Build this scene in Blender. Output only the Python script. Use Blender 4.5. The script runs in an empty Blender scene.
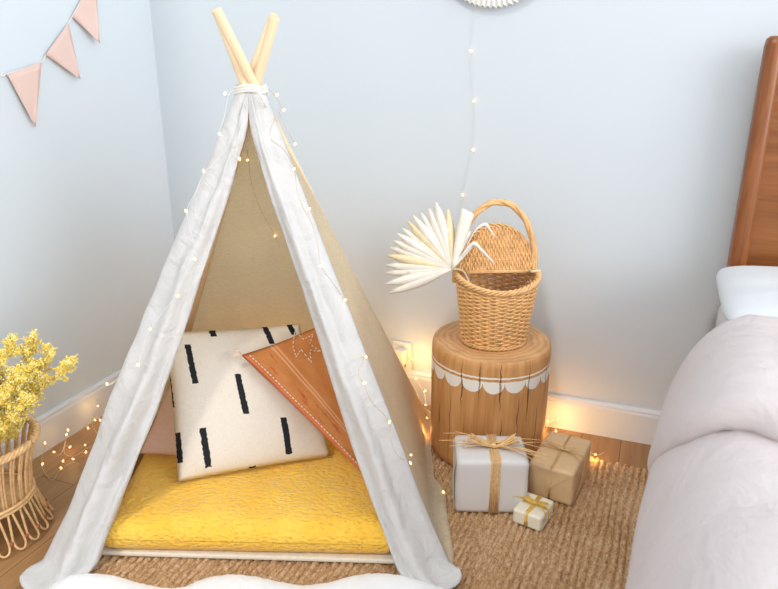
import bpy, bmesh, math, random
import numpy as np
from mathutils import Vector, Matrix, noise as mnoise

random.seed(7)
np.random.seed(7)
PI = math.pi
scene = bpy.context.scene
COL = scene.collection

# ------------------------------------------------------------------ camera
F, CX, CY, H, TH = 690.0, 389.0, 294.5, 1.2, math.radians(19)
cam = bpy.data.cameras.new('camera')
cam.sensor_width = 36.0
cam.lens = F / 778.0 * 36.0
cam.clip_start = 0.02
camo = bpy.data.objects.new('camera', cam)
COL.objects.link(camo)
camo.location = (0, 0, H)
camo.rotation_euler = (PI / 2 - TH, 0, 0)
scene.camera = camo
cam.dof.use_dof = True
cam.dof.focus_distance = 1.95
cam.dof.aperture_fstop = 4.0
CAM = Vector((0, 0, H))


def ray(px, py):
    x = (px - CX) / F
    v = (CY - py) / F
    return Vector((x, math.cos(TH) + v * math.sin(TH), -math.sin(TH) + v * math.cos(TH)))


def at_z(px, py, z=0.0):
    d = ray(px, py)
    return CAM + d * ((z - H) / d.z)


def on_plane(px, py, p0, n):
    d = ray(px, py)
    return CAM + d * (n.dot(p0 - CAM) / n.dot(d))


RA = math.radians(21)                       # the room is turned 21 degrees
RU = Vector((math.cos(RA), -math.sin(RA), 0))
RV = Vector((math.sin(RA), math.cos(RA), 0))
VB, UL = 2.165, -1.738                      # wall faces in room coordinates


def room(u, v, z=0.0):
    return RU * u + RV * v + Vector((0, 0, z))


def to_room(p):
    return (p.dot(RU), p.dot(RV), p.z)


# ------------------------------------------------------------------ materials
def lin(c):
    return tuple(((x / 255.0) / 12.92 if x / 255.0 <= 0.04045 else ((x / 255.0 + 0.055) / 1.055) ** 2.4) for x in c)


class Nodes:
    def __init__(self, name):
        self.m = bpy.data.materials.new(name)
        self.m.use_nodes = True
        self.t = self.m.node_tree
        self.b = self.t.nodes['Principled BSDF']
        self.o = self.t.nodes['Material Output']

    def n(self, typ, **kw):
        nd = self.t.nodes.new(typ)
        for k, v in kw.items():
            setattr(nd, k, v)
        return nd

    def link(self, a, b):
        self.t.links.new(a, b)

    def math(self, op, a, b=None, c=None, clamp=False):
        nd = self.n('ShaderNodeMath', operation=op)
        nd.use_clamp = clamp
        for i, x in enumerate((a, b, c)):
            if x is None:
                continue
            if isinstance(x, (int, float)):
                nd.inputs[i].default_value = x
            else:
                self.link(x, nd.inputs[i])
        return nd.outputs[0]

    def mix(self, fac, a, b):
        nd = self.n('ShaderNodeMix', data_type='RGBA')
        for s, x in ((nd.inputs[0], fac), (nd.inputs[6], a), (nd.inputs[7], b)):
            if isinstance(x, (int, float)):
                s.default_value = x
            elif isinstance(x, tuple):
                s.default_value = (*x[:3], 1)
            else:
                self.link(x, s)
        return nd.outputs[2]

    def coord(self, kind='Object', scale=(1, 1, 1), rot=(0, 0, 0)):
        tc = self.n('ShaderNodeTexCoord')
        mp = self.n('ShaderNodeMapping')
        mp.inputs['Scale'].default_value = scale
        mp.inputs['Rotation'].default_value = rot
        self.link(tc.outputs[kind], mp.inputs['Vector'])
        return mp.outputs[0]

    def noise(self, vec, scale, detail=4, rough=.55, dist=0.0):
        nd = self.n('ShaderNodeTexNoise')
        nd.inputs['Scale'].default_value = scale
        nd.inputs['Detail'].default_value = detail
        nd.inputs['Roughness'].default_value = rough
        nd.inputs['Distortion'].default_value = dist
        self.link(vec, nd.inputs['Vector'])
        return nd.outputs[0]

    def ramp(self, fac, stops):
        nd = self.n('ShaderNodeValToRGB')
        el = nd.color_ramp.elements
        while len(el) < len(stops):
            el.new(0.5)
        for e, (p, c) in zip(el, stops):
            e.position = p
            e.color = (*c, 1)
        self.link(fac, nd.inputs[0])
        return nd.outputs[0]

    def bump(self, h, strength=.3, dist=.005):
        nd = self.n('ShaderNodeBump')
        nd.inputs['Strength'].default_value = strength
        nd.inputs['Distance'].default_value = dist
        self.link(h, nd.inputs['Height'])
        self.link(nd.outputs[0], self.b.inputs['Normal'])

    def col(self, c):
        if isinstance(c, tuple):
            self.b.inputs['Base Color'].default_value = (*c, 1)
        else:
            self.link(c, self.b.inputs['Base Color'])

    def set(self, **kw):
        for k, v in kw.items():
            self.b.inputs[k.replace('_', ' ')].default_value = v
        return self


def simple(name, rgb, rough=.6, var=.08, scale=30, bump=0.0, bscale=200, sheen=0.0, spec=None):
    M = Nodes(name)
    v = M.coord()
    c = lin(rgb)
    n = M.noise(v, scale)
    lo = tuple(x * (1 - var) for x in c)
    hi = tuple(min(1, x * (1 + var)) for x in c)
    M.col(M.ramp(n, [(.3, lo), (.7, hi)]))
    M.set(Roughness=rough)
    if spec is not None:
        M.b.inputs['Specular IOR Level'].default_value = spec
    if sheen:
        M.b.inputs['Sheen Weight'].default_value = sheen
    if bump:
        M.bump(M.noise(v, bscale, 3), bump, .002)
    return M.m


def cloth(name, rgb, weave=900, var=.06, bump=.25, wrinkle=.5, wscale=14, transl=0.0, slub=.06, rough=.9):
    """woven fabric: slubby threads, soft crumple bump, optional translucency"""
    M = Nodes(name)
    v = M.coord()
    c = lin(rgb)
    s1 = M.noise(M.coord(scale=(1, 1, 14)), 60, 3)
    s2 = M.noise(M.coord(scale=(14, 14, 1)), 60, 3)
    s = M.math('ADD', s1, s2)
    s = M.math('MULTIPLY', s, .5)
    big = M.noise(v, 5, 3)
    f = M.math('ADD', M.math('MULTIPLY', s, .8), M.math('MULTIPLY', big, .2))
    k = var + slub
    base = M.ramp(f, [(.35, tuple(x * (1 - k) for x in c)), (.65, tuple(min(1, x * (1 + k)) for x in c))])
    M.col(base)
    M.set(Roughness=rough)
    M.b.inputs['Specular IOR Level'].default_value = .2
    w = M.noise(v, wscale, 4, .6, 1.2)
    h = M.math('ADD', M.math('MULTIPLY', w, wrinkle), M.math('MULTIPLY', s, .08))
    M.bump(h, bump, .02)
    if transl > 0:
        tr = M.n('ShaderNodeBsdfTranslucent')
        M.link(base, tr.inputs[0])
        mx = M.n('ShaderNodeMixShader')
        mx.inputs[0].default_value = transl
        M.link(M.b.outputs[0], mx.inputs[1])
        M.link(tr.outputs[0], mx.inputs[2])
        M.link(mx.outputs[0], M.o.inputs[0])
    return M.m


def wood(name, dark, light, axis='z', scale=6, rough=.45, stretch=12, bump=.1):
    M = Nodes(name)
    sc = {'x': (1 / stretch, 1, 1), 'y': (1, 1 / stretch, 1), 'z': (1, 1, 1 / stretch)}[axis]
    v = M.coord(scale=sc)
    n = M.noise(v, scale * 10, 6, .6, .8)
    n2 = M.noise(v, scale * 40, 3, .6)
    f = M.math('ADD', M.math('MULTIPLY', n, .75), M.math('MULTIPLY', n2, .25))
    M.col(M.ramp(f, [(.32, lin(dark)), (.68, lin(light))]))
    M.set(Roughness=rough)
    if bump:
        M.bump(f, bump, .003)
    return M.m


MAT = {}
MAT['wall'] = simple('wall_paint', (208, 215, 220), .85, .01, 2, .04, 120)
MAT['trim'] = simple('trim_paint', (220, 223, 226), .5, .01, 3)


def floor_mat():
    M = Nodes('oak_planks')
    v = M.coord(rot=(0, 0, PI / 2))
    br = M.n('ShaderNodeTexBrick')
    br.offset = .37
    br.inputs['Scale'].default_value = 1
    br.inputs['Brick Width'].default_value = 1.3
    br.inputs['Row Height'].default_value = .125
    br.inputs['Mortar Size'].default_value = .0012
    br.inputs['Bias'].default_value = 0
    br.inputs['Color1'].default_value = (0, 0, 0, 1)
    br.inputs['Color2'].default_value = (1, 1, 1, 1)
    br.inputs['Mortar'].default_value = (.5, .5, .5, 1)
    M.link(v, br.inputs['Vector'])
    g = M.noise(M.coord(scale=(1, .07, 1)), 55, 6, .6, .6)
    g2 = M.noise(M.coord(scale=(1, .2, 1)), 9, 4)
    f = M.math('ADD', M.math('MULTIPLY', g, .6), M.math('MULTIPLY', g2, .4))
    a = M.ramp(f, [(.3, lin((138, 96, 56))), (.7, lin((176, 132, 86)))])
    b = M.ramp(f, [(.3, lin((148, 106, 64))), (.7, lin((186, 144, 98)))])
    c = M.mix(br.outputs['Color'], a, b)
    c = M.mix(br.outputs['Fac'], c, lin((95, 66, 44)))
    M.col(c)
    M.set(Roughness=.45)
    M.bump(f, .06, .002)
    return M.m


MAT['floor'] = floor_mat()


def jute_mat():
    M = Nodes('jute')
    v = M.coord()
    n = M.noise(v, 170, 4, .75)
    n2 = M.noise(M.coord(scale=(1, .3, 1), rot=(0, 0, .5)), 150, 3, .7)
    n3 = M.noise(v, 6, 2)
    f = M.math('ADD', M.math('MULTIPLY', n, .45), M.math('ADD', M.math('MULTIPLY', n2, .4), M.math('MULTIPLY', n3, .15)))
    M.col(M.ramp(f, [(.36, lin((144, 104, 68))), (.5, lin((214, 172, 128))), (.64, lin((248, 222, 186)))]))
    M.set(Roughness=.95)
    M.b.inputs['Specular IOR Level'].default_value = .1
    M.bump(n, .9, .006)
    return M.m


MAT['jute'] = jute_mat()
MAT['jute_fringe'] = simple('jute_fringe', (176, 136, 96), .95, .25, 90)
MAT['canvas'] = cloth('linen_canvas', (247, 231, 208), bump=.3, wrinkle=.35, wscale=9, transl=.58, slub=.10)
MAT['flap'] = cloth('white_cotton', (222, 219, 216), bump=.62, wrinkle=.8, wscale=15, transl=.15, slub=.015, var=.01)
MAT['pole'] = wood('pine_pole', (226, 194, 150), (242, 218, 182), 'z', 8, .5, 25, .03)
MAT['cord'] = simple('white_cord', (232, 226, 216), .8, .06, 200)
MAT['mat'] = cloth('cream_mat', (236, 228, 212), bump=.1, wrinkle=.1)
MAT['stump'] = None


def quilt_mat():
    M = Nodes('yellow_quilt')
    v = M.coord()
    n = M.noise(v, 10, 3)
    M.col(M.ramp(n, [(.3, lin((248, 192, 62))), (.7, lin((253, 205, 82)))]))
    vo = M.n('ShaderNodeTexVoronoi', feature='SMOOTH_F1')
    vo.inputs['Scale'].default_value = 85
    dn = M.noise(v, 12, 2)
    mp = M.n('ShaderNodeVectorMath', operation='MULTIPLY_ADD')
    M.link(M.coord(scale=(1, 1.7, 1.7), rot=(0, 0, .5)), mp.inputs[0])
    mp.inputs[1].default_value = (1, 1, 1)
    cmb = M.n('ShaderNodeCombineXYZ')
    M.link(M.math('MULTIPLY', dn, .06), cmb.inputs[0])
    M.link(M.math('MULTIPLY', dn, -.05), cmb.inputs[1])
    M.link(cmb.outputs[0], mp.inputs[2])
    M.link(mp.outputs[0], vo.inputs['Vector'])
    fine = M.noise(v, 160, 2)
    h = M.math('SUBTRACT', M.math('MULTIPLY', fine, .15), vo.outputs['Distance'])
    M.bump(h, .8, .008)
    M.set(Roughness=.8)
    M.b.inputs['Specular IOR Level'].default_value = .25
    M.b.inputs['Sheen Weight'].default_value = .3
    return M.m


MAT['quilt'] = quilt_mat()


def dash_mat():
    """cream woven cotton with painted black dashes, from the cushion's own UVs"""
    M = Nodes('cream_cotton_black_dashes')
    tc = M.n('ShaderNodeTexCoord')
    sep = M.n('ShaderNodeSeparateXYZ')
    M.link(tc.outputs['UV'], sep.inputs[0])
    wob = M.noise(tc.outputs['UV'], 40, 2)
    wob = M.math('MULTIPLY', M.math('SUBTRACT', wob, .5), .02)
    u = M.math('ADD', sep.outputs[0], wob)
    vv = M.math('ADD', sep.outputs[1], wob)
    tot = None
    for (cu, cv, hl, hw, tilt) in DASHES:
        du = M.math('SUBTRACT', u, cu)
        dv = M.math('SUBTRACT', vv, cv)
        du = M.math('ADD', du, M.math('MULTIPLY', dv, tilt))
        inu = M.math('LESS_THAN', M.math('ABSOLUTE', du), hw)
        inv = M.math('LESS_THAN', M.math('ABSOLUTE', dv), hl)
        k = M.math('MULTIPLY', inu, inv)
        tot = k if tot is None else M.math('MAXIMUM', tot, k)
    s1 = M.noise(M.coord('UV', (6, 160, 1)), 4, 3)
    s2 = M.noise(M.coord('UV', (160, 6, 1)), 4, 3)
    s = M.math('MULTIPLY', M.math('ADD', s1, s2), .5)
    base = M.ramp(s, [(.35, lin((222, 210, 194))), (.65, lin((242, 234, 222)))])
    M.col(M.mix(tot, base, lin((38, 40, 44))))
    M.set(Roughness=.9)
    M.b.inputs['Specular IOR Level'].default_value = .2
    w = M.noise(M.coord('UV', (3, 3, 3)), 2, 4, .6, 1)
    M.bump(M.math('ADD', M.math('MULTIPLY', s, .2), M.math('MULTIPLY', w, .6)), .3, .012)
    return M.m


DASHES = [(.16, .77, .135, .021, .10), (.47, .53, .14, .021, .06), (.19, .20, .135, .021, .03), (.72, .20, .135, .021, .0),
          (-.012, .60, .11, .021, .05), (.33, 1.0, .05, .024, .2), (.74, .93, .07, .021, .15), (.92, .99, .07, .021, .2),
          (.02, .22, .10, .018, 0), (.47, -.02, .035, .021, 0), (.97, .53, .14, .021, 0)]
MAT['dash'] = dash_mat()


def terracotta_mat():
    M = Nodes('terracotta_weave')
    tc = M.n('ShaderNodeTexCoord')
    sep = M.n('ShaderNodeSeparateXYZ')
    M.link(tc.outputs['UV'], sep.inputs[0])
    s1 = M.noise(M.coord('UV', (5, 120, 1)), 4, 3)
    s2 = M.noise(M.coord('UV', (120, 5, 1)), 4, 3)
    s = M.math('MULTIPLY', M.math('ADD', s1, s2), .5)
    blot = M.noise(tc.outputs['UV'], 5, 4)
    f = M.math('ADD', M.math('MULTIPLY', s, .5), M.math('MULTIPLY', blot, .5))
    base = M.ramp(f, [(.33, lin((176, 106, 54))), (.5, lin((196, 126, 72))), (.68, lin((210, 146, 94)))])
    # two thin paler woven lines parallel with the stitched edge
    v = sep.outputs[1]
    d1 = M.math('LESS_THAN', M.math('ABSOLUTE', M.math('SUBTRACT', v, .285)), .010)
    d2 = M.math('LESS_THAN', M.math('ABSOLUTE', M.math('SUBTRACT', v, .325)), .010)
    base = M.mix(M.math('MULTIPLY', M.math('MAXIMUM', d1, d2), .6), base, lin((232, 176, 136)))
    # red thread marks between line and edge
    sp = M.noise(M.coord('UV', (9, 26, 1)), 1, 2)
    zone = M.math('MULTIPLY', M.math('GREATER_THAN', v, .08), M.math('LESS_THAN', v, .24))
    red = M.math('MULTIPLY', zone, M.math('GREATER_THAN', sp, .62))
    base = M.mix(M.math('MULTIPLY', red, .7), base, lin((176, 74, 52)))
    edge = M.math('LESS_THAN', v, .045)
    base = M.mix(M.math('MULTIPLY', edge, .7), base, lin((214, 118, 82)))
    M.col(base)
    M.set(Roughness=.9)
    M.b.inputs['Specular IOR Level'].default_value = .15
    M.bump(s, .3, .004)
    return M.m


MAT['terra'] = terracotta_mat()
MAT['stitch'] = simple('cream_thread', (240, 220, 200), .8)
MAT['blush'] = cloth('dusty_pink_cotton', (236, 202, 188), bump=.15)


def stump_mat():
    M = Nodes('stump_wood_painted_scallops')
    tc = M.n('ShaderNodeTexCoord')
    sep = M.n('ShaderNodeSeparateXYZ')
    M.link(tc.outputs['Object'], sep.inputs[0])
    x, y, z = sep.outputs
    ang = M.math('ARCTAN2', y, x)
    v = M.coord(scale=(1, 1, .06))
    g = M.noise(v, 60, 6, .6, .5)
    g2 = M.noise(M.coord(scale=(1, 1, .3)), 9, 4)
    f = M.math('ADD', M.math('MULTIPLY', g, .55), M.math('MULTIPLY', g2, .45))
    side = M.ramp(f, [(.3, lin((172, 116, 62))), (.5, lin((204, 148, 90))), (.72, lin((226, 176, 120)))])
    # vertical drying cracks
    wobz = M.noise(M.coord(scale=(.6, .6, 1)), 22, 3)
    wa = M.math('MULTIPLY', M.math('SUBTRACT', wobz, .5), .10)
    crack = None
    rc = random.Random(5)
    cl_ = [(-54, .10, .20, .010), (-38, .02, .31, .005), (-25.5, .20, .375, .010), (-22, .03, .17, .006), (-9, .24, .375, .009), (10, .21, .375, .012),
           (13, .05, .20, .008), (28, .12, .27, .007), (38, .15, .372, .011), (52, .02, .24, .008), (66, .2, .37, .010), (-70, .2, .37, .008)]
    cl_ += [(rc.uniform(80, 280), rc.uniform(.0, .2), rc.uniform(.25, .375), rc.uniform(.006, .012)) for _ in range(12)]
    for off, z0_, z1_, w_ in cl_:
        a0 = math.radians(-98.9 + off)
        a0 = (a0 + PI) % (2 * PI) - PI
        d_ = M.math('ABSOLUTE', M.math('SUBTRACT', M.math('ADD', ang, wa), a0))
        mid_, hl_ = (z0_ + z1_) / 2, (z1_ - z0_) / 2
        tz = M.math('SUBTRACT', 1, M.math('DIVIDE', M.math('ABSOLUTE', M.math('SUBTRACT', z, mid_)), hl_))
        k_ = M.math('LESS_THAN', d_, M.math('MULTIPLY', M.math('MAXIMUM', tz, 0), w_ * 1.6))
        crack = k_ if crack is None else M.math('MAXIMUM', crack, k_)
    side = M.mix(M.math('MULTIPLY', crack, .8), side, lin((70, 46, 30)))
    # top: growth rings
    r = M.math('SQRT', M.math('ADD', M.math('MULTIPLY', x, x), M.math('MULTIPLY', y, y)))
    dn = M.noise(M.coord(), 8, 3)
    ring = M.math('SINE', M.math('ADD', M.math('MULTIPLY', r, 330), M.math('MULTIPLY', dn, 16)))
    rf = M.math('MULTIPLY_ADD', ring, .12, M.math('MULTIPLY', M.noise(M.coord(), 14, 4), 1.0))
    top = M.ramp(rf, [(.3, lin((188, 138, 88))), (.7, lin((216, 168, 116)))])
    geo = M.n('ShaderNodeNewGeometry')
    sn = M.n('ShaderNodeSeparateXYZ')
    M.link(tc.outputs['Normal'], sn.inputs[0])
    istop = M.math('GREATER_THAN', sn.outputs[2], .7)
    c = M.mix(istop, side, top)
    # painted scallops
    k = M.math('FRACT', M.math('MULTIPLY_ADD', ang, 18 / (2 * PI), .245))
    k = M.math('MULTIPLY_ADD', k, 2.04, -1.02)
    arc = M.math('SQRT', M.math('MAXIMUM', M.math('SUBTRACT', 1, M.math('MULTIPLY', k, k)), 0))
    wob = M.math('MULTIPLY', M.math('SUBTRACT', M.noise(M.coord(), 60, 2), .5), .006)
    zz = M.math('ADD', z, wob)
    lo = M.math('SUBTRACT', .304, M.math('MULTIPLY', arc, .031))
    sc = M.math('MULTIPLY', M.math('LESS_THAN', zz, .310), M.math('GREATER_THAN', zz, lo))
    ln = M.math('LESS_THAN', M.math('ABSOLUTE', M.math('SUBTRACT', zz, .3205)), .0026)
    p = M.math('MAXIMUM', sc, ln)
    p = M.math('MULTIPLY', p, M.math('SUBTRACT', 1, M.math('MULTIPLY', crack, .7)))
    c = M.mix(p, c, lin((240, 236, 228)))
    M.col(c)
    M.set(Roughness=.65)
    M.bump(M.math('SUBTRACT', f, M.math('MULTIPLY', crack, 1.0)), .25, .006)
    return M.m


MAT['stump'] = stump_mat()
MAT['wicker'] = simple('wicker', (226, 176, 116), .5, .22, 70)
MAT['wicker_dark'] = simple('wicker_handle', (226, 178, 120), .45, .15, 60)
MAT['rattan'] = simple('rattan', (226, 184, 130), .45, .2, 60)
MAT['rattan_bind'] = simple('rattan_binding', (168, 96, 56), .6, .2, 90)
MAT['palm'] = simple('dried_palm', (228, 221, 208), .7, .05, 40)
MAT['palm_mid'] = simple('dried_palm_rib', (226, 208, 168), .7, .08, 40)
MAT['bloom'] = simple('yellow_dried_bloom', (255, 212, 92), .9, .2, 60)
MAT['bloom_pale'] = simple('pale_dried_bloom', (255, 238, 166), .9, .15, 60)
MAT['stem'] = simple('dried_stem', (206, 170, 84), .8, .15, 60)
MAT['paper_white'] = simple('white_wrapping_paper', (222, 219, 218), .55, .015, 12, .12, 9)
MAT['paper_kraft'] = simple('kraft_paper', (220, 186, 142), .42, .05, 25, .10, 9)
MAT['paper_cream'] = simple('pearly_cream_paper', (240, 234, 214), .35, .02, 20, .12, 12)
MAT['raffia'] = simple('raffia', (236, 196, 138), .6, .18, 120)
MAT['raffia_pale'] = simple('pale_raffia', (224, 186, 132), .6, .18, 120)
MAT['gold'] = simple('gold_ribbon', (232, 190, 92), .35, .12, 80)
MAT['wire'] = simple('copper_wire', (214, 196, 166), .4, .05, 50)
MAT['wire_white'] = simple('clear_wire', (226, 226, 224), .4, .03, 50)
MAT['pennant'] = cloth('blush_felt', (232, 202, 190), bump=.06, transl=.1, slub=.03, var=.02)
MAT['paper_fan'] = simple('white_paper', (238, 236, 230), .8, .02, 30)
MAT['plastic'] = simple('white_plastic', (236, 232, 224), .35, .01, 10)
MAT['plastic_dark'] = simple('dark_slot', (60, 58, 56), .5, .01, 10)
MAT['walnut'] = wood('walnut_post', (112, 60, 24), (162, 98, 48), 'z', 5, .35, 16, .05)
MAT['walnut_panel'] = wood('walnut_panel', (120, 66, 26), (158, 98, 48), 'x', 4, .4, 16, .04)
MAT['sheet'] = cloth('white_sheet', (216, 219, 222), bump=.15, wrinkle=.4, wscale=7, slub=.01, var=.01)
MAT['duvet'] = cloth('blush_linen_duvet', (215, 205, 204), bump=.45, wrinkle=.9, wscale=8, slub=.02, var=.012, transl=.04)
MAT['fur'] = simple('white_fleece', (246, 246, 246), .95, .02, 60, .5, 260, .3)


def bulb_mat(name, col, s):
    M = Nodes(name)
    M.col(col)
    M.b.inputs['Emission Color'].default_value = (*col, 1)
    M.b.inputs['Emission Strength'].default_value = s
    return M.m


MAT['bulb'] = bulb_mat('lit_warm_led', (1.0, .55, .20), 3.0)


# ------------------------------------------------------------------ mesh tools
class MB:
    def __init__(self):
        self.v, self.f, self.mi, self.uv = [], [], [], None

    def add(self, verts, faces, mi=0):
        o = len(self.v)
        self.v.extend([tuple(p) for p in verts])
        self.f.extend([tuple(i + o for i in fc) for fc in faces])
        self.mi.extend([mi] * len(faces))

    def box(self, c, s, rz=0.0, mi=0, mat=None):
        x, y, z = (k / 2 for k in s)
        R = mat if mat is not None else Matrix.Rotation(rz, 3, 'Z')
        vs = [Vector(c) + R @ Vector((a * x, b * y, d * z)) for a in (-1, 1) for b in (-1, 1) for d in (-1, 1)]
        self.add(vs, [(0, 1, 3, 2), (4, 6, 7, 5), (0, 4, 5, 1), (2, 3, 7, 6), (0, 2, 6, 4), (1, 5, 7, 3)], mi)

    def tube(self, pts, r, n=6, closed=False, mi=0, flat=1.0, cap=True):
        pts = [Vector(p) for p in pts]
        m = len(pts)
        rs = r if isinstance(r, (list, tuple)) else [r] * m
        vs = []
        up = None
        for i, p in enumerate(pts):
            if closed:
                t = pts[(i + 1) % m] - pts[(i - 1) % m]
            else:
                t = pts[min(i + 1, m - 1)] - pts[max(i - 1, 0)]
            if t.length < 1e-9:
                t = Vector((0, 0, 1))
            t.normalize()
            if up is None:
                up = Vector((0, 0, 1)) if abs(t.z) < .9 else Vector((1, 0, 0))
            a = t.cross(up)
            if a.length < 1e-6:
                a = t.orthogonal()
            a.normalize()
            b = a.cross(t).normalized()
            up = b
            for k in range(n):
                w = 2 * PI * k / n
                vs.append(p + (a * math.cos(w) + b * math.sin(w) * flat) * rs[i])
        fs = []
        for i in range(m if closed else m - 1):
            j = (i + 1) % m
            for k in range(n):
                l = (k + 1) % n
                fs.append((i * n + k, i * n + l, j * n + l, j * n + k))
        if not closed and cap:
            fs.append(tuple(range(n - 1, -1, -1)))
            fs.append(tuple((m - 1) * n + k for k in range(n)))
        self.add(vs, fs, mi)

    def grid(self, P, mi=0, closed_u=False, uv=False):
        """P[i][j] points"""
        ni, nj = len(P), len(P[0])
        vs = [p for row in P for p in row]
        fs = []
        for i in range(ni - 1):
            for j in range(nj if closed_u else nj - 1):
                k = (j + 1) % nj
                fs.append((i * nj + j, i * nj + k, (i + 1) * nj + k, (i + 1) * nj + j))
        self.add(vs, fs, mi)

    def sphere(self, c, r, n=8, m=5, mi=0, sc=(1, 1, 1)):
        c = Vector(c)
        vs = [c + Vector((0, 0, r * sc[2]))]
        for i in range(1, m):
            a = PI * i / m
            for k in range(n):
                w = 2 * PI * k / n
                vs.append(c + Vector((math.sin(a) * math.cos(w) * sc[0], math.sin(a) * math.sin(w) * sc[1], math.cos(a) * sc[2])) * r)
        vs.append(c - Vector((0, 0, r * sc[2])))
        fs = [(0, 1 + k, 1 + (k + 1) % n) for k in range(n)]
        for i in range(m - 2):
            for k in range(n):
                a, b = 1 + i * n + k, 1 + i * n + (k + 1) % n
                fs.append((a, a + n, b + n, b))
        e = len(vs) - 1
        o = 1 + (m - 2) * n
        fs += [(e, o + (k + 1) % n, o + k) for k in range(n)]
        self.add(vs, fs, mi)

    def build(self, name, mats, parent=None, smooth=True, bevel=0, subsurf=0, solid=0, fix=True, bseg=3):
        me = bpy.data.meshes.new(name)
        me.from_pydata(self.v, [], self.f)
        if not isinstance(mats, (list, tuple)):
            mats = [mats]
        for m in mats:
            me.materials.append(m)
        if len(mats) > 1:
            me.polygons.foreach_set('material_index', self.mi)
        if fix:
            bm = bmesh.new()
            bm.from_mesh(me)
            bmesh.ops.recalc_face_normals(bm, faces=bm.faces)
            bm.to_mesh(me)
            bm.free()
        me.polygons.foreach_set('use_smooth', [smooth] * len(me.polygons))
        o = bpy.data.objects.new(name, me)
        COL.objects.link(o)
        if parent is not None:
            o.parent = parent
        if solid:
            md = o.modifiers.new('solid', 'SOLIDIFY')
            md.thickness = solid
            md.offset = 0
        if bevel:
            md = o.modifiers.new('bevel', 'BEVEL')
            md.width = bevel
            md.segments = bseg
            md.limit_method = 'ANGLE'
            if smooth:
                me.polygons.foreach_set('use_smooth', [True] * len(me.polygons))
                md.harden_normals = True
        if subsurf:
            md = o.modifiers.new('sub', 'SUBSURF')
            md.levels = md.render_levels = subsurf
        me.update()
        return o


def tag(o, label, cat, group=None, kind=None):
    o['label'] = label
    o['category'] = cat
    if group:
        o['group'] = group
    if kind:
        o['kind'] = kind
    return o


def struct(o):
    o['kind'] = 'structure'
    return o


def empty(name, loc=(0, 0, 0), rz=0.0):
    o = bpy.data.objects.new(name, None)
    COL.objects.link(o)
    o.location = loc
    o.rotation_euler = (0, 0, rz)
    o.empty_display_size = .05
    return o


def nz(x, y, z=0.0):
    return mnoise.noise(Vector((x, y, z)))


def catmull(pts, n=8):
    pts = [Vector(p) for p in pts]
    if len(pts) < 3:
        return pts
    out = []
    for i in range(len(pts) - 1):
        p0 = pts[max(i - 1, 0)]
        p1, p2 = pts[i], pts[i + 1]
        p3 = pts[min(i + 2, len(pts) - 1)]
        for k in range(n):
            t = k / n
            out.append(.5 * ((2 * p1) + (p2 - p0) * t + (2 * p0 - 5 * p1 + 4 * p2 - p3) * t * t + (3 * p1 - p0 - 3 * p2 + p3) * t ** 3))
    out.append(pts[-1])
    return out


def lerp(a, b, t):
    return a + (b - a) * t


def interp(x, xs, ys):
    return float(np.interp(x, xs, ys))


# ------------------------------------------------------------------ setting
def turned(o):
    o.rotation_euler = (0, 0, -RA)
    return o


b = MB()
b.box((.6, .3, -.03), (5.2, 4.2, .06))
struct(turned(b.build('floor', MAT['floor'], smooth=False)))
b = MB()
b.box(((UL + 3.0) / 2, VB + .05, 1.3), (3.0 - UL + .2, .1, 2.6))
struct(turned(b.build('wall_back', MAT['wall'], smooth=False)))
b = MB()
b.box((UL - .05, (VB - .9) / 2, 1.3), (.1, VB + .9, 2.6))
struct(turned(b.build('wall_left', MAT['wall'], smooth=False)))


def skirting(name, p, q, out):
    """moulded board from p to q (room coords), profile pushed out by `out`"""
    prof = [(0, 0), (.016, 0), (.016, .098), (.013, .106), (.013, .112), (.009, .119), (0, .120)]
    m = MB()
    rows = []
    for e in (p, q):
        rows.append([Vector((e[0] + out[0] * a, e[1] + out[1] * a, z)) for a, z in prof])
    m.grid(rows, closed_u=True)
    n = len(prof)
    m.add(rows[0], [tuple(range(n))])
    m.add(rows[1], [tuple(range(n - 1, -1, -1))])
    return struct(turned(m.build(name, MAT['trim'], smooth=False)))


skirting('baseboard_back', (UL + .016, VB), (2.9, VB), (0, -1))
skirting('baseboard_left', (UL, -.8), (UL, VB), (1, 0))

# power outlet and plug-in adapter low on the back wall
wp = room(0, VB)
po = on_plane(403, 356, wp, RV)
uo, _, zo = to_room(po)
plate = MB()
plate.box((0, -.005, 0), (.072, .010, .115))
out = empty('power_outlet', room(uo, VB, zo), -RA)
tag(out, 'white power outlet plate low on the back wall behind the teepee', 'outlet')
plate.build('plate', MAT['plastic'], out, smooth=False, bevel=.003)
sl = MB()
for dx in (-.012, .012):
    sl.box((dx, -.0105, -.030), (.004, .001, .016))
sl.build('slot', MAT['plastic_dark'], out, smooth=False)
ad = empty('plug_adapter', room(uo, VB - .0115, zo + .012), -RA)
tag(ad, 'small white plug adapter of the fairy lights in the wall outlet', 'plug adapter')
m = MB()
m.box((0, -.016, 0), (.044, .030, .055))
m.build('adapter_body', MAT['plastic'], ad, smooth=False, bevel=.005)
m = MB()
m.tube(catmull([(0, -.016, -.027), (.004, -.018, -.06), (.02, -.022, -.11), (.03, -.03, -.16)], 6), .0018, 6)
m.build('cable', MAT['wire_white'], ad)

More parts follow.
